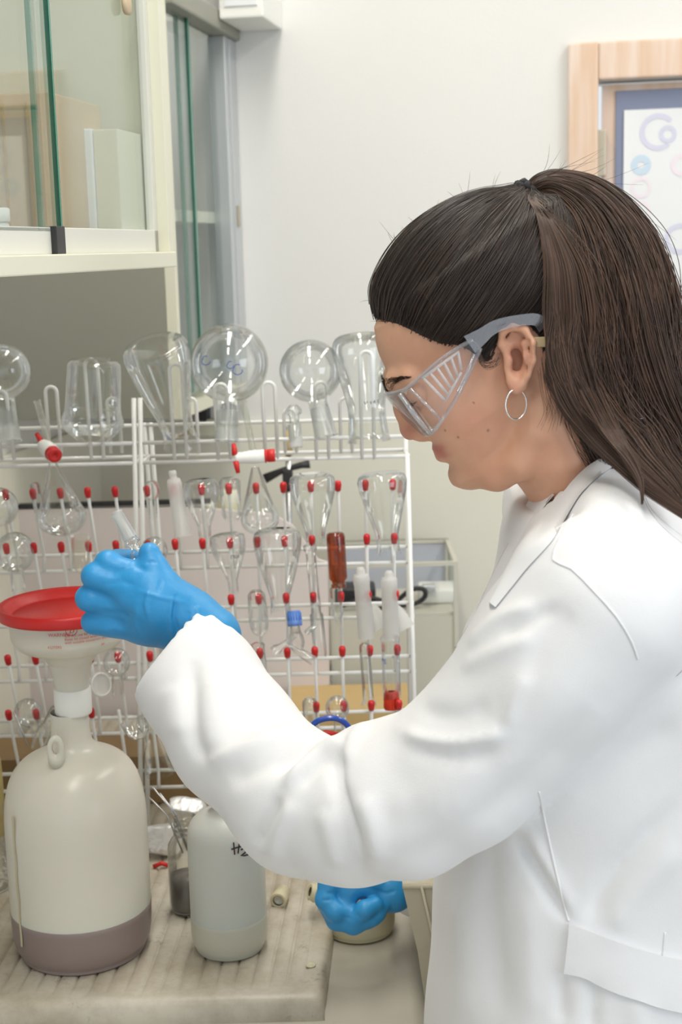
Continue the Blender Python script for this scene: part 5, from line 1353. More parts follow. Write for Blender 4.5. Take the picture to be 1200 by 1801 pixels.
gl('arm', None, None, (500, 1130), (552, 1162), [(0, 4), (.5, 4), (.6, 8), (1, 9)], dy=-.075, parent=t, sm=0)
ca_, cb_ = onrack(517, 1074, -.066), onrack(519, 1101, -.066); u = 1/ppm(ca_); mb = MB(); mb.lathe(ca_, cb_, [(0, 0), (0, 10*u), (.1, 11.5*u), (.65, 12*u), (.66, 13*u), (.95, 13*u), (1, 12*u)], 24)
cp = mb.build('screw_cap', M['bluecap'], t)
for k in range(16):
    an = 2*math.pi*k/16; ax_ = (cb_-ca_)/np.linalg.norm(cb_-ca_); q = np.cross(ax_, [0, 1, 0]); q /= np.linalg.norm(q); w_ = np.cross(q, ax_); rr = 12*u
    if k == 0: rib = MB()
    rib.tube([ca_+(cb_-ca_)*.12+(q*math.cos(an)+w_*math.sin(an))*rr, ca_+(cb_-ca_)*.62+(q*math.cos(an)+w_*math.sin(an))*rr*1.02], .0006, 4)
rb = rib.build('cap_ribs', M['bluecap'], cp); rb['kind'] = 'stuff'
# --- fifth row
gl('test_tube', 'open clear tube seen end-on just above the sleeve, left of the blue-capped adapter', 'tube', (452, 1134), (460, 1190), [(0, 12), (.02, 14), (.1, 13), (1, 12)], dy=-.06, sm=0)
gl('test_tube', 'long narrow test tube upside down over a peg, with a flared foot', 'tube', (641, 1130), (649, 1242), [(0, 0), (.01, 6), (.04, 9), (.08, 10), (.9, 9.5), (.95, 13), (1, 14)], dy=-.065, sm=0)
t = thing('culture_tube', 'wide clear tube with a red screw cap at its lower end', 'tube', onrack(690, 1250, -.065))
_, a, b, u = gl('tube', None, None, (686, 1120), (690, 1226), [(0, 16), (.02, 17.5), (.08, 16), (1, 16)], dy=-.068, parent=t, sm=0)
ink(t, None, a, b, 16.4*u, [[(.55+x, y*.001+.030) for x, y in st] for st in [[(0, 0), (.15, -1.5), (.28, 0), (.15, 1.5)], [(0, 4), (.1, 1.5), (.3, 3), (.1, 5), (0, 4)], [(.5, -2), (.5, 2)], [(.35, -1), (.6, -1)]]], M['inkblue'], 'blue_pen_mark', .0005)
ca_, cb_ = onrack(688, 1216, -.058), onrack(690, 1247, -.054); u = 1/ppm(ca_)
cp = MB().lathe(ca_, cb_, [(0, 6*u), (0, 10.5*u), (.08, 12.5*u), (.15, 13*u), (.9, 14*u), (1, 13.5*u), (1, 0)], 24).build('screw_cap', M['orange'], t)
rib = MB(); ax_ = (cb_-ca_)/np.linalg.norm(cb_-ca_); q = np.cross(ax_, [0, 1, 0]); q /= np.linalg.norm(q); w_ = np.cross(q, ax_)
for k in range(20):
    an = 2*math.pi*k/20; rib.tube([ca_+(cb_-ca_)*.2+(q*math.cos(an)+w_*math.sin(an))*13*u, ca_+(cb_-ca_)*.9+(q*math.cos(an)+w_*math.sin(an))*13.9*u], .0006, 4)
rb = rib.build('cap_ribs', M['orange'], cp); rb['kind'] = 'stuff'
t = thing('filter_disc', 'small round glass filter disc leaning right of the white funnel collar', 'disc', onrack(177, 1228, -.09))
dc = onrack(177, 1204, -.09); nd = (EYE-dc); nd = nd/np.linalg.norm(nd); nd = nd+np.array([.75, 0, .1]); nd /= np.linalg.norm(nd); u = 1/ppm(dc)
MB().lathe(dc-nd*.002, dc+nd*.002, [(0, 0), (0, 21*u), (.5, 23*u), (1, 21*u), (1, 18*u)], 36).build('plate', M['plasticfrost'], t)
MB().tube([dc+nd*.002+((np.cross(nd, [0, 0, 1])/np.linalg.norm(np.cross(nd, [0, 0, 1])))*math.cos(a_)+np.cross(np.cross(nd, [0, 0, 1])/np.linalg.norm(np.cross(nd, [0, 0, 1])), nd)*math.sin(a_))*19.5*u for a_ in np.linspace(0, 2*math.pi, 36, endpoint=False)], .0008, 6, closed=True).build('rim', M['white'], t)
flask_thing('round_bottom_flask', 'small round flask hanging behind the glass filter disc', (204, 1140), (208, 1226), sphere_prof(24, 10, 86, 11), None, dy=-.05)
flask_thing('test_tube', 'clear tube over a peg tip just above the blue handle', (544, 1228), (548, 1290), [(0, 0), (.02, 9), (.1, 13), (1, 13)], dy=-.06, sm=0, cat='tube')
flask_thing('round_bottom_flask', 'small round flask over a peg tip right of the tube above the blue handle', (592, 1224), (597, 1300), sphere_prof(21, 8, 76, 9), None, dy=-.06)
flask_thing('conical_flask', 'small conical flask mouth down in front of the rack foot between bottle and sleeve', (262, 1258), (283, 1362), [(0, 0), (0, 20), (.05, 24), (.12, 25), (.3, 15), (.45, 14), (.6, 22), (.95, 25), (1, 24)], dy=-.06, sm=0)
t = gl('glass_dish', 'small dark-rimmed glass dish tilted behind the shoulder of the big bottle', 'dish', (246, 1300), (236, 1266), [(0, 0), (.05, 10), (.3, 19), (.8, 24), (1, 25)], dy=-.10, sm=4)[0]
flask_thing('round_bottom_flask', 'small faint round flask left of the white funnel collar', (38, 1232), (70, 1290), sphere_prof(24, 12, 66, 13), None, dy=-.06)
flask_thing('glass_adapter', 'small clear adapter tube right behind the neck of the big bottle', (100, 1245), (62, 1320), [(0, 9), (.05, 11), (.4, 10), (.5, 14), (.8, 13), (1, 8)], dy=-.08, sm=0, cat='adapter')
t = MB().tube([onrack(24, 1252, -.09), onrack(50, 1312, -.09)], .0014, 6).build('metal_rod', M['steel'], None); tag(t, 'thin metal rod leaning beside the second red tip near the left edge', 'rod')
# the glass joint held in the glove
t = thing('glass_adapter', 'clear glass joint held between blue thumb and fingers', 'adapter', P(245, 985, 1.385))
A_, B_ = P(204, 900, 1.40), P(248, 982, 1.385); u = 1/ppm(A_)
MB().lathe(A_, B_, [(0, 7.5*u), (.02, 11*u), (.05, 10*u), (.55, 13*u), (.58, 13*u)], 30).build('ground_joint', M['frost'], t)
MB().lathe(A_, B_, [(.02, 9.3*u), (.58, 11*u), (.62, 12*u), (.64, 14.5*u), (.68, 14.5*u), (.70, 9*u), (.82, 8*u), (.86, 15*u), (.93, 16*u), (1.0, 12*u)], 30).build('glass_tube', M['glass'], t)

# ================================================================== things standing on the tray
def upright(name, label, cat, px, pyb, z=None):
    p = PZ(px, pyb, ZT if z is None else z); return p
def lathe_at(p, prof, name, m, parent, n=64, x0=0, y0=0):
    b = np.array([p[0]+x0, p[1]+y0, ZT+.0002])
    pr = [(h, r) for h, r in prof]; H = max(h for h, r in pr) or 1
    return MB().lathe(b, b+np.array([0, 0, H]), [(h/H, r) for h, r in pr], n).build(name, m, parent)
# --- large milky bottle with funnel
BP = PZ(148, 1664, ZT)
u = 1/ppm(BP+np.array([0, 0, .12])); R0 = 123*u
def zof(py, px=140): 
    d = ray(px, py); return float((EYE+d*(BP[1]/d[1]))[2]-ZT)
bt = thing('waste_bottle', 'large milky plastic bottle a third full of purplish liquid, carrying the red-lidded funnel', 'bottle', (BP[0], BP[1], ZT))
zsh = zof(1432); znk = zof(1318); zn2 = zof(1245)
body_p = smooth_prof([(0.0, 0), (.0, R0*.80), (.006, R0*.90), (.022, R0*.975), (.06, R0)], 6)+[(zsh*.5, R0*1.0), (zsh*.8, R0)]
sh = [(min(zsh+(znk-zsh)*t, zn2-.006), r*R0) for t, r in ((-.12, 1.0), (.10, .992), (.34, .965), (.58, .90), (.76, .80), (.88, .67), (.97, .50), (1.05, .36), (1.16, .29), (1.32, .268))]
body_p = [tuple(map(float, q)) for q in body_p]+[tuple(map(float, q)) for q in smooth_prof(sh, 5)]+[(zn2-.004, .262*R0)]
ZL = zof(1586)
lathe_at(BP, body_p, 'bottle_body', M['hdpe'], bt)
M['liq'] = mat('purplish_liquid', srgb(141, 126, 122), .38, noise=.05, nscale=5, sss=.1)
lq_ = [(h, r+.0004) for h, r in body_p if h < ZL-.001]+[(ZL-.0005, R0+.0004), (ZL, R0-.0001)]
lathe_at(BP, lq_, 'liquid', M['liq'], bt)
M['streak'] = mat('yellow_stain', srgb(204, 194, 162), .5, noise=.15, nscale=60)
ang0 = math.atan2(-1, 0)
def band_on(parent, a0, a1, z0, z1, r, m, name, c=BP, wob=0):
    v = []; f = []; n = 24
    for i in range(n+1):
        z = z0+(z1-z0)*i/n; w_ = wob*math.sin(i*.9)
        for a_ in (a0+w_, a1+w_*1.6): v.append((c[0]+r*math.cos(a_), c[1]+r*math.sin(a_), ZT+z))
    for i in range(n): f.append((2*i, 2*i+1, 2*i+3, 2*i+2))
    return MB().add(v, f).build(name, m, parent)
band_on(bt, math.radians(-138), math.radians(-135), .03, zof(1400), R0+.0006, M['streak'], 'dried_drip', wob=.006)
# lug with hole on the shoulder
lx, lz = P(92, 1312, BP[1]-.035), None
mb = MB(); c_ = np.array(P(98, 1316, BP[1]-.045)); u_ = 1/ppm(c_)
ring_o = []; 
for k in range(24):
    a_ = 2*math.pi*k/24; ring_o.append((math.cos(a_)*14*u_, math.sin(a_)*24*u_, math.cos(a_)*6*u_, math.sin(a_)*11*u_))
v = []; f = []
for (xo, zo, xi, zi) in ring_o:
    zo2 = zo-(.5*24*u_ if zo < 0 else 0)
    for (x, z) in ((xo, zo2), (xi, zi)):
        for y in (-.003, .003): v.append((c_[0]+x, c_[1]+y+x*.2, c_[2]+z))
for k in range(24):
    a_, b_ = 4*k, 4*((k+1) % 24); f += [(a_, b_, b_+2, a_+2), (a_+1, a_+3, b_+3, b_+1), (a_, a_+1, b_+1, b_), (a_+2, b_+2, b_+3, a_+3)]
mb.add(v, f).build('handle_lug', M['hdpe'], bt)
# funnel
fn = thing('waste_funnel', 'milky safety funnel with a wide red lid, screwed on the large bottle', 'funnel', (BP[0], BP[1], ZT+zn2))
fx = P(124, 1240, BP[1])[0]-BP[0]
fc = np.array([P(120, 1100, BP[1])[0], BP[1]])
def fl_(prof, name, m, parent, n=72):
    z0 = min(h for h, r in prof); H = max(h for h, r in prof)-z0; b = np.array([fc[0], fc[1], ZT+z0])
    return MB().lathe(b, b+np.array([0, 0, H]), [((h-z0)/H, r) for h, r in prof], n).build(name, m, parent)
zc0, zc1, zneck, zbow, zlid = zof(1252), zof(1208), zof(1160), zof(1140), zof(1078)
ur = 1/ppm(np.array([BP[0], BP[1], ZT+zlid]))
fl_([(zc0-.002, 26*ur), (zc0-.001, 32*ur), (zc0+.001, 33*ur), (zc1-.001, 33*ur), (zc1, 31*ur), (zc1, 28*ur)], 'collar', M['white'], fn)
fl_([tuple(map(float, q)) for q in smooth_prof([(zc1-.002, 30*ur), (zc1+.006, 31*ur), (zneck-.006, 37*ur), (zneck, 42*ur), (zbow-.002, 58*ur), (zbow+.004, 86*ur), (zbow+.014, 99*ur), (zbow+.024, 101*ur), (zlid-.002, 103*ur)], 5)], 'bowl', M['hdpe'], fn)
lid_r = 121*ur
fl_([(zlid-.001, 100*ur), (zlid, lid_r*.985), (zlid+.003, lid_r), (zlid+.009, lid_r), (zlid+.0125, lid_r*.985), (zlid+.0135, lid_r*.965), (zlid+.0125, lid_r*.945), (zlid+.0125, lid_r*.915), (zlid+.0115, lid_r*.89), (zlid+.004, lid_r*.83), (zlid+.002, lid_r*.80), (zlid+.002, lid_r*.78), (zlid+.0035, lid_r*.76), (zlid+.0035, 0)], 'red_lid', M['red'], fn, 96)
# print on the bowl
def text_wrap(txt, size, px, py, m, name, parent, center, rad, y_is_cam=True, italic=0.0, bold=0):
    cu = bpy.data.curves.new(name, 'FONT'); cu.body = txt; cu.size = size; cu.extrude = 0; cu.align_x = 'LEFT'; cu.offset = bold; cu.shear = italic
    o = bpy.data.objects.new(name, cu); COL.objects.link(o); dg = bpy.context.evaluated_depsgraph_get(); me = bpy.data.meshes.new_from_object(o.evaluated_get(dg))
    COL.objects.unlink(o); bpy.data.objects.remove(o)
    d = ray(px, py); # where the ray meets the cylinder
    ox, oy = EYE[0]-center[0], EYE[1]-center[1]; A = d[0]**2+d[1]**2; B = ox*d[0]+oy*d[1]; C = ox*ox+oy*oy-rad*rad
    s = (-B-math.sqrt(max(B*B-A*C, 0)))/A; h = EYE+d*s; a0 = math.atan2(h[1]-center[1], h[0]-center[0])
    v = []
    for q in me.vertices:
        a_ = a0+q.co.x/rad; v.append((center[0]+(rad+.0005)*math.cos(a_), center[1]+(rad+.0005)*math.sin(a_), h[2]+q.co.y))
    f = [tuple(p.vertices) for p in me.polygons]; bpy.data.meshes.remove(me)
    return MB().add(v, f).build(name, m, parent, False)
rbw = 102*ur
for tx_, sz, x, y, it in (('NALGENE', .0100, 117, 1099, 0), ('n', .012, 121, 1113, .3), ('Safety waste funnel', .0042, 140, 1107, 0), ('WARNING', .0055, 85, 1120, 0), ('Do not use for pressure or vacuum work', .0042, 114, 1121, 0), ('Keep lid closed when not in use. Use', .0042, 114, 1127, 0), ('with suitable containers only', .0042, 114, 1133, 0), ('4 LITERS', .0042, 84, 1141, 0), ('PP', .0042, 178, 1136, 0)):
    text_wrap(tx_, sz, x, y, M['inkred'], 'printed_text', fn, fc, rbw+.0004, italic=it)
lc = P(125.5, 1107, BP[1]-rbw)
mb = MB(); dd = ray(125.5, 1108); ox, oy = EYE[0]-fc[0], EYE[1]-fc[1]; A = dd[0]**2+dd[1]**2; B = ox*dd[0]+oy*dd[1]; C = ox*ox+oy*oy-rbw**2
hp = EYE+dd*((-B-math.sqrt(B*B-A*C))/A); a0 = math.atan2(hp[1]-fc[1], hp[0]-fc[0])
mb.tube([(fc[0]+(rbw+.0006)*math.cos(a0+.0062*math.cos(t_)/rbw), fc[1]+(rbw+.0006)*math.sin(a0+.0062*math.cos(t_)/rbw), hp[2]+.0062*math.sin(t_)) for t_ in np.linspace(0, 2*math.pi, 32, endpoint=False)], .00035, 4, closed=True)
mb.build('logo_ring', M['inkred'], fn)
# --- water bottle
WP = PZ(405, 1664, ZT); R2 = 67/ppm(WP+np.array([0, 0, .08]))
def zw(py): 
    d = ray(405, py); return float((EYE+d*(WP[1]/d[1]))[2]-ZT)
wt = thing('water_bottle', 'milky white plastic bottle marked H2, half full, in the middle of the tray', 'bottle', (WP[0], WP[1], ZT))
ztop = zw(1432)
wp = [tuple(map(float, q)) for q in smooth_prof([(0, 0), (0, R2*.78), (.004, R2*.90), (.014, R2*.98), (.03, R2), (ztop*.5, R2), (ztop-.03, R2), (ztop-.014, R2*.96), (ztop-.004, R2*.82), (ztop+.003, R2*.6), (ztop+.006, R2*.36), (ztop+.012, R2*.30), (ztop+.03, R2*.30)], 5)]
lathe_at(WP, wp, 'bottle_body', M['hdpew'], wt)
M['wliq'] = mat('water_behind_plastic', srgb(203, 202, 188), .35, noise=.05, nscale=6, sss=.2)
ZW = zw(1604)
lathe_at(WP, [(h, r+.0003) for h, r in wp if h < ZW-.001]+[(ZW-.0004, R2+.0003), (ZW, R2-.0001)], 'liquid', M['wliq'], wt)
lathe_at(WP, [(ztop+.022, R2*.30), (ztop+.022, R2*.42), (ztop+.05, R2*.40), (ztop+.052, 0)], 'screw_cap', M['white'], wt)
mb = MB()
def wcyl(px, py, r=None, c=WP, R_=None):
    R_ = R_ or R2+.0006; d = ray(px, py); ox, oy = EYE[0]-c[0], EYE[1]-c[1]; A = d[0]**2+d[1]**2; B = ox*d[0]+oy*d[1]; C = ox*ox+oy*oy-R_*R_
    return EYE+d*((-B-math.sqrt(max(B*B-A*C, 0)))/A)
for st in ([(411, 1482), (412, 1492), (413, 1503)], [(407, 1494), (416, 1491), (424, 1489)], [(421, 1483), (420, 1492), (419, 1501)], [(424, 1495), (430, 1491), (434, 1494), (431, 1500), (424, 1505), (430, 1505), (437, 1503)], [(441, 1489), (448, 1484), (454, 1490), (450, 1501), (442, 1499), (441, 1489)]):
    mb.tube([wcyl(*p) for p in st], .00085, 6)
mb.build('handwriting', M['inkblack'], wt)
# --- white tub under the right hand
TP = PZ(632, 1632, ZT); TP = PZ(632, 1628, ZB+.002); Rt = 63/ppm(TP)
tb = thing('plastic_tub', 'short cream plastic bottle on the bench under the lower blue hand', 'bottle', (TP[0], TP[1], ZB))
def tub(prof, name, m):
    b = np.array([TP[0], TP[1], ZB-.0015]); H = max(h for h, r in prof); return MB().lathe(b, b+np.array([0, 0, H]), [(h/H, r) for h, r in prof], 56).build(name, m, tb)
M['creamp'] = mat('cream_plastic', srgb(212, 204, 172), .4, noise=.04, nscale=8, sss=.15)
tub([tuple(map(float, q)) for q in smooth_prof([(0, 0), (0, Rt*.85), (.004, Rt*.95), (.012, Rt), (.05, Rt), (.062, Rt*.93), (.066, Rt*.5), (.068, 0)], 5)], 'tub_body', M['creamp'])
tt_ = P(562, 1574, TP[1]-.01); t2 = P(548, 1570, TP[1]-.015)
ul = 1/ppm(tt_)
MB().lathe(P(574, 1574, TP[1]-.01), P(544, 1568, TP[1]-.015), [(0, 12*ul), (.3, 12*ul), (.32, 17*ul), (.4, 17*ul), (.42, 14*ul), (.6, 14*ul), (.62, 17*ul), (.7, 17*ul), (.72, 15*ul), (.95, 15*ul), (1, 12*ul), (.95, 8*ul)], 28).build('side_spout', M['creamp'], tb)
# --- loose cap and small disc
cpn = PZ(492, 1592, ZT); u = 1/ppm(cpn); a_ = cpn+np.array([-.0015, -.006, 12*u]); b_ = a_+np.array([.006, .026, .0015])
cpt = thing('bottle_cap', 'cream plastic cap lying on its side between the water bottle and the tub', 'cap', (cpn[0], cpn[1], ZT))
MB().lathe(a_, b_, [(.02, 9.5*u), (0, 11*u), (0, 14*u), (.05, 14.5*u), (.45, 14*u), (.5, 12.5*u), (1, 11*u), (1, 0)], 30).build('shell', M['creamp'], cpt)
MB().lathe(a_, b_, [(.15, 0), (.15, 6*u), (.1, 6*u), (.1, 9.5*u), (.3, 10*u)], 30).build('liner', M['track'], cpt)
dp = PZ(547, 1699, ZT); u = 1/ppm(dp)
mb = MB().lathe(dp+[0, 0, .0003], dp+[0, 0, .0020], [(0, 0), (0, 8*u), (.5, 8.8*u), (1, 8*u), (1, 4.5*u), (.7, 4*u), (.7, 0)], 26); o = mb.build('small_disc', M['creamp'], None); tag(o, 'tiny cream plastic disc lying on the tray right of the water bottle', 'disc')
# --- glass jar with wires, foil, things behind
JP = PZ(334, 1600, ZT); 
def zj(py, px=334, c=None):
    c = JP if c is None else c; d = ray(px, py); return float((EYE+d*(c[1]/d[1]))[2]-ZT)
Rj = 34/ppm(JP); jt = thing('glass_jar', 'grey stained glass jar holding metal wires, half hidden behind the water bottle', 'jar', (JP[0], JP[1], ZT))
zt_ = zj(1478)
jp = [tuple(map(float, q)) for q in smooth_prof([(0, 0), (0, Rj*.8), (.005, Rj*.96), (.012, Rj), (zt_*.85, Rj), (zt_, Rj*.85), (zt_+.008, Rj*.62), (zt_+.012, Rj*.60), (zt_+.03, Rj*.60)], 4)]
lathe_at(JP, jp, 'jar_body', M['glass'], jt)
lathe_at(JP, [(.001, 0), (.001, Rj*.85), (.012, Rj*.96), (zt_*.5, Rj*.96), (zt_*.52, 0)], 'grey_residue', M['darkliq'], jt)
for k, dz in enumerate((.010, .016, .022)):
    MB().tube([(JP[0]+Rj*.62*math.cos(q), JP[1]+Rj*.62*math.sin(q), ZT+zt_+dz) for q in np.linspace(0, 2*math.pi, 32, endpoint=False)], .001, 6, closed=True).build('thread', M['glass'], jt)
for (x0, y0, x1, y1, lb) in ((268, 1384, 330, 1462, 'longest steel wire standing in the grey glass jar, ending highest'), (262, 1402, 322, 1466, 'steel wire in the grey glass jar reaching furthest left'), (281, 1395, 335, 1470, 'steel wire in the grey glass jar nearest the water bottle')):
    o = MB().tube([P(x0, y0, JP[1]+.01), P((x0+x1)/2+2, (y0+y1)/2, JP[1]+.006), P(x1, y1+34, JP[1])], .0011, 6).build('metal_wire', M['steel'], None)
    tag(o, lb, 'wire', 'wires standing in the grey glass jar')
def crumple(name, label, cat, c, r, m, seed, sq=(1, 1, 1)):
    import bmesh
    bm = bmesh.new(); bmesh.ops.create_icosphere(bm, subdivisions=4, radius=1); rg = np.random.default_rng(seed); ks = rg.normal(0, 1, (26, 3)); ks /= np.linalg.norm(ks, axis=1)[:, None]; kd = rg.uniform(.55, .95, 26)
    for v in bm.verts:
        p = np.array(v.co); s = min([kd[i]/max(1e-3, p@ks[i]) if p@ks[i] > 0.1 else 9 for i in range(26)]); s = min(s, 1.05); v.co = Vector(c)+Vector(p*s*r*np.array(sq))
    vv_ = [tuple(v.co) for v in bm.verts]; ff_ = [tuple(q.index for q in g.verts) for g in bm.faces]; bm.free()
    o = MB().add(vv_, ff_).build(name, m, None, False); o.location.z = max(o.location.z, ZT+.0005); tag(o, label, cat); return o
crumple('foil_ball', 'crumpled sheet of aluminium foil between the big bottle and the grey jar', 'foil', P(282, 1472, 1.80), .034, M['foil'], 3, (1.05, .8, .8))
crumple('foil_ball', 'smaller crumpled foil piece behind the jar neck', 'foil', P(322, 1420, 1.86), .024, M['foil'], 5, (1.3, .8, .6))
o = MB().lathe(P(266, 1500, 1.80), P(300, 1520, 1.80), [(0, 0), (0, .009), (1, .011), (1, 0)], 20).build('black_stopper', M['black'], None); tag(o, 'dark rubber stopper lying under the crumpled foil', 'stopper'); o.location.z = ZT
o = MB().tube([P(270, 1522, 1.76), P(284, 1516, 1.76), P(296, 1520, 1.76)], .003, 10).build('red_clip', M['red'], None); tag(o, 'small red plastic clip under the foil', 'clip'); o.location.z = ZT
# yellow bottle at the left edge behind the carboy
YP = PZ(-14, 1560, ZT)
yt = thing('yellow_bottle', 'glass bottle with yellowish contents cut by the left edge behind the big bottle', 'bottle', (YP[0], YP[1], ZT))
u = 1/ppm(YP)
lathe_at(YP, [tuple(map(float, q)) for q in smooth_prof([(0, 0), (0, 30*u), (.01, 36*u), (.10, 36*u), (.12, 30*u), (.13, 30*u)], 4)], 'glass_body', M['glass'], yt)
lathe_at(YP, [tuple(map(float, q)) for q in smooth_prof([(.075, 0), (.075, 26*u), (.08, 31*u), (.17, 31*u), (.18, 20*u)], 4)], 'yellow_insert', M['yellow'], yt)
lathe_at(YP, [(.18, 21*u), (.20, 22*u), (.20, 0)], 'cap', M['black'], yt)
# blue handle / red tool behind the sleeve
pt = thing('blue_handled_tool', 'tool with a bent glossy blue handle and red tip, peeking over the elbow crease', 'tool', P(590, 1300, 1.62))
pa = [tuple(P(x, y, 1.62)) for x, y in ((528, 1310), (548, 1278), (562, 1267), (584, 1263), (602, 1268), (616, 1282), (634, 1312), (640, 1400), (640, 1500))]
sp_ = [q for q in smooth_prof(pa, 6)]; pts_ = list(map(np.array, sp_)); end_ = np.array([pts_[-1][0], pts_[-1][1], ZT+.004])
MB().tube(pts_+[end_], .0036, 10).build('handle', M['pen'], pt)
MB().tube([P(540, 1300, 1.62), P(575, 1289, 1.62), P(596, 1294, 1.62)], .004, 8).build('red_grip', M['red'], pt)

# ================================================================== behind the racks
wp_t = thing('back_panel_board', 'pale pinkish white board with a black top edge standing behind the left rack', 'board', (-.3, 2.42, ZB))
ya = 2.42
pz_ = P(200, 889, ya)[2]; xr_ = P(576, 1100, ya)[0]; M['board'] = mat('pinkish_white_board', srgb(222, 212, 208), .55, noise=.02)
curve_top = [(P(x, y, ya)[0], P(x, y, ya)[2]) for x, y in ((330, 891), (420, 900), (480, 905), (515, 925), (540, 960), (560, 985), (577, 990))]
poly = [(-.86, ZB), (-.86, pz_)]+curve_top+[(xr_, ZB)]
mb = MB(); n = len(poly); vv_ = [(x, ya, z) for x, z in poly]+[(x, ya+.012, z) for x, z in poly]; mb.add(vv_, [tuple(range(n)), tuple(range(n, 2*n))[::-1]]+[(i, n+i, n+(i+1) % n, (i+1) % n) for i in range(n)]); mb.build('board', M['board'], wp_t, False)
MB().box((-.86, ya-.002, pz_-.001), (curve_top[0][0]+.04, ya+.013, pz_+.006)).build('black_edge', M['black'], wp_t, False)
bk = thing('wall_bracket', 'small dark vertical bracket on the wall above the pale board', 'bracket', RF(-.75, VB, 1.3))
a = on_wall(117, 785, VB-.02); b = on_wall(132, 885, VB-.02)
MB().box((a[0], VB-.018, b[2]), (b[0], VB, a[2]), .002, fr=RF).build('bar', M['black'], bk, False)
MB().box((a[0]-.004, VB-.022, a[2]-.01), (b[0]+.004, VB, a[2]), .002, fr=RF).build('bracket_head', M['black'], bk, False)
# socket box and dark stand by the wall
a = on_wall(346, 738, VB-.03); b = on_wall(382, 768, VB-.03)
sk = thing('wall_socket', 'cream wall socket box seen behind the neck of the biggest round flask', 'socket', RF((a[0]+b[0])/2, VB, b[2]))
MB().box((a[0], VB-.03, b[2]), (b[0], VB, a[2]), .003, fr=RF).build('box', M['cream'], sk, False)
a2 = on_wall(346, 668, VB-.03); b2 = on_wall(372, 722, VB-.03)
MB().box((a2[0], VB-.05, b2[2]), (b2[0]-.01, VB-.03, a2[2]), .004, fr=RF).build('plug', M['black'], sk, False)
MB().box((a2[0], VB-.03, b[2]+.02), (b2[0]-.01, VB, a2[2]), .002, fr=RF).build('mount', M['black'], sk, False)
st = thing('lab_clamp', 'black laboratory clamp on a thin stand, blurred behind the middle of the racks', 'clamp', (P(508, 1300, 2.5)[0], 2.5, ZB))
yc = 2.50
MB().tube([P(508, 750, yc), np.array([P(508, 1200, yc)[0], yc, ZB+.01])], .006, 10).build('rod', M['steel'], st)
MB().box((P(490, 1000, yc)[0]-.05, yc-.05, ZB-.002), (P(490, 1000, yc)[0]+.07, yc+.08, ZB+.012), .002).build('base', M['black'], st, False)
MB().tube([P(505, 757, yc-.01), P(509, 800, yc-.01)], .008, 10).build('wooden_grip', M['card'], st)
MB().tube([P(466, 842, yc), P(500, 826, yc), P(530, 818, yc), P(545, 816, yc)], [.009, .005, .006, .008], 10).build('arm', M['black'], st)
MB().box(P(498, 862, yc)-np.array([0, .012, 0]), P(515, 824, yc)+np.array([0, .012, 0]), .004).build('boss_head', M['black'], st, False)
# cream jars on a ledge
for (x, y0, y1, r, lb) in ((402, 862, 926, 20, 'cream jar blurred behind the rack, left of the middle separating funnel'), (366, 884, 926, 14, 'small cream pot blurred behind the rack, right of the milky tube')):
    p = P(x, y1, 2.46); q = P(x, y0, 2.46); u = 1/ppm(p)
    t = thing('cream_jar', lb, 'jar', p)
    MB().lathe(p, q, [(0, 0), (0, r*u*.95), (.05, r*u), (.6, r*u), (.7, r*u*.85)], 28).build('body', M['creamp'], t)
    MB().lathe(p+(q-p)*.68, q, [(0, r*u*.9), (.9, r*u*.9), (1, r*u*.8), (1, 0)], 28).build('cap', M['cream'], t)
lg = thing('narrow_shelf', 'narrow cream ledge carrying the blurred jars behind the board', 'shelf', (P(400, 928, 2.48)[0], 2.48, P(400, 928, 2.48)[2]))
zl_ = P(400, 926, 2.46)[2]
MB().box((P(340, 926, 2.46)[0], 2.435, zl_-.008), (P(470, 926, 2.46)[0], 2.52, zl_-.0005), .001).build('board', M['cream'], lg, False)
for x in (350, 460): MB().box((P(x, 926, 2.46)[0]-.006, 2.50, ZB-.002), (P(x, 926, 2.46)[0]+.006, 2.515, zl_-.008)).build('leg', M['cream'], lg, False)
# instrument case with glass sides at the right
yc = 2.46
case = thing('glass_case', 'low glass-sided instrument case with a beige frame, blurred at the right of the racks', 'case', (P(690, 1100, yc)[0], yc, ZB))
xa, xb = P(579, 1000, yc)[0], P(806, 1000, yc)[0]; zt2 = P(720, 990, yc)[2]; zs2 = P(760, 1080, yc)[2]
M['case'] = mat('beige_grey_metal', srgb(200, 198, 184), .45); M['lav'] = mat('lavender_grey_panel', srgb(186, 190, 200), .4)
fw = .008
MB().box((xa, yc+.20, ZB-.002), (xb, yc+.206, zt2)).build('back_panel', M['lav'], case, False)
MB().box((xa, yc, zt2-.007), (xb, yc+fw, zt2)).box((xa, yc+.198, zt2-.007), (xb, yc+.206, zt2)).box((xb-fw, yc+fw, zt2-.007), (xb, yc+.198, zt2)).box((xa, yc+fw, zt2-.007), (xa+fw, yc+.198, zt2)).build('top_frame', M['case'], case, False)
for x in (xa, xb-fw):
    MB().box((x, yc, ZB-.002), (x+fw, yc+fw, zt2-.007)).build('post', M['case'], case, False)
    MB().box((x, yc+.19, ZB-.002), (x+fw, yc+.2, zt2-.007)).build('post', M['case'], case, False)
MB().box((xb-.003, yc+fw, zs2), (xb, yc+.19, zt2-.007)).build('side_pane', M['glassg'], case, False)
MB().box((xa+fw, yc+.01, zs2-.006), (xb-fw, yc+.2, zs2)).build('inner_shelf', M['case'], case, False)
MB().box((xa+fw, yc+.004, ZB), (xb-fw, yc+.008, zs2-.006)).build('front_panel', M['case'], case, False)
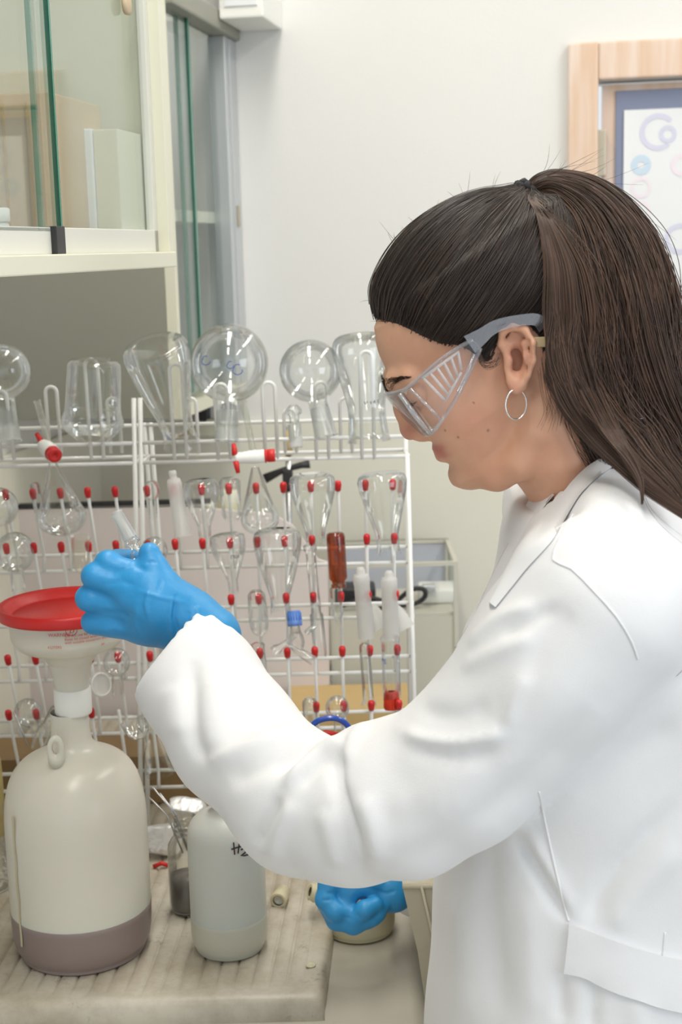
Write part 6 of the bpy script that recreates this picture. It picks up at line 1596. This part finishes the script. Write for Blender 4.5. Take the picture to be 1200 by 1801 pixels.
# clutter on its shelf
ys_ = yc+.07
pa = MB().box(P(738, 1078, ys_)*np.array([1, 1, 0])+np.array([0, 0, zs2]), P(800, 1050, ys_+.07)*np.array([1, 1, 0])+np.array([0, 0, zs2+.028]), .006).build('power_adapter', M['white'], None); tag(pa, 'white power adapter lying on the shelf of the glass case', 'adapter')
dz_ = MB().box(P(744, 1060, ys_-.02)*np.array([1, 1, 0])+np.array([0, 0, zs2+.0285]), P(765, 1046, ys_+.0)*np.array([1, 1, 0])+np.array([0, 0, zs2+.040]), .002).build('grey_plug', M['alu'], None); tag(dz_, 'small grey plug resting on the white power adapter', 'plug')
o = MB().tube([np.array(q) for q in smooth_prof([tuple(P(x, y, ys_-.03)) for x, y in ((600, 1066), (650, 1052), (690, 1060), (722, 1038), (744, 1036), (748, 1048), (734, 1060), (700, 1066), (640, 1074))], 6)], .0045, 8).build('black_cable', M['black'], None); tag(o, 'black cable looping over the white power adapter', 'cable')
o = MB().box(P(590, 1070, ys_)*np.array([1, 1, 0])+np.array([0, 0, zs2]), P(660, 1050, ys_+.06)*np.array([1, 1, 0])+np.array([0, 0, zs2+.034]), .006).build('black_box', M['black'], None); tag(o, 'small black device box on the case shelf left of the cable', 'box')
# boxes behind the rack feet
bx = thing('cardboard_box', 'tan cardboard box behind the rack foot under the red-capped tube', 'box', (P(612, 1300, 2.34)[0], 2.36, ZB))
a, b = P(511, 1206, 2.42), P(716, 1206, 2.42)
MB().box((a[0], 2.28, ZB-.002), (b[0], 2.42, a[2]), .002).build('carton', M['card'], bx, False)
MB().box((a[0], 2.277, (ZB+a[2])/2), (b[0], 2.28, (ZB+a[2])/2+.002)).build('flap_line', M['cardbox'], bx, False)
bx = thing('brown_box', 'low brown cardboard box behind the feet of the left rack', 'box', (-.3, 2.04, ZT))
zb2 = P(250, 1284, 2.10)[2]
MB().box((-.54, 1.985, ZT), (P(500, 1300, 2.1)[0], 2.10, zb2), .002).build('carton', M['brown'], bx, False)
MB().box((-.54, 1.982, zb2-.02), (P(500, 1300, 2.1)[0], 1.985, zb2), .0008).build('folded_rim', M['brown'], bx, False)
# beige bin squeezed between bench edge and coat
bn = thing('beige_carton', 'beige plastic-lined carton standing between the tub and the white coat', 'box', (.09, 1.5, ZB))
M['beige'] = mat('beige_liner', srgb(190, 182, 160), .5, noise=.08, nscale=10, bump=.4, bscale=14)
z1_ = P(712, 1548, 1.42)[2]
def hexa(a, b, c, d, h, z0, z1): pass
v = [(.079, 1.415, ZB), (.150, 1.425, ZB), (.150, 1.70, ZB), (.079, 1.70, ZB)]
w_ = [(P(708, 1552, 1.405)[0], 1.405, z1_), (.150, 1.41, z1_-.004), (.150, 1.70, z1_), (.062, 1.70, z1_)]
m1 = [((v[i][0]+w_[i][0])/2+(.003 if i in (0, 3) else 0), (v[i][1]+w_[i][1])/2, (v[i][2]+w_[i][2])/2) for i in range(4)]
mb = MB().add(v+m1+w_, [(3, 2, 1, 0), (8, 9, 10, 11)]+[(i+4*k, (i+1) % 4+4*k, (i+1) % 4+4*(k+1), i+4*(k+1)) for k in (0, 1) for i in range(4)])
mb.build('carton', M['beige'], bn, False)
MB().tube([w_[0], w_[1]], .003, 6).build('rim', M['beige'], bn); MB().tube([np.array(w_[0])+[.020, -.001, 0], np.array(v[0])+[.026, -.003, .002]], .0016, 6).build('liner_fold', M['beige'], bn)
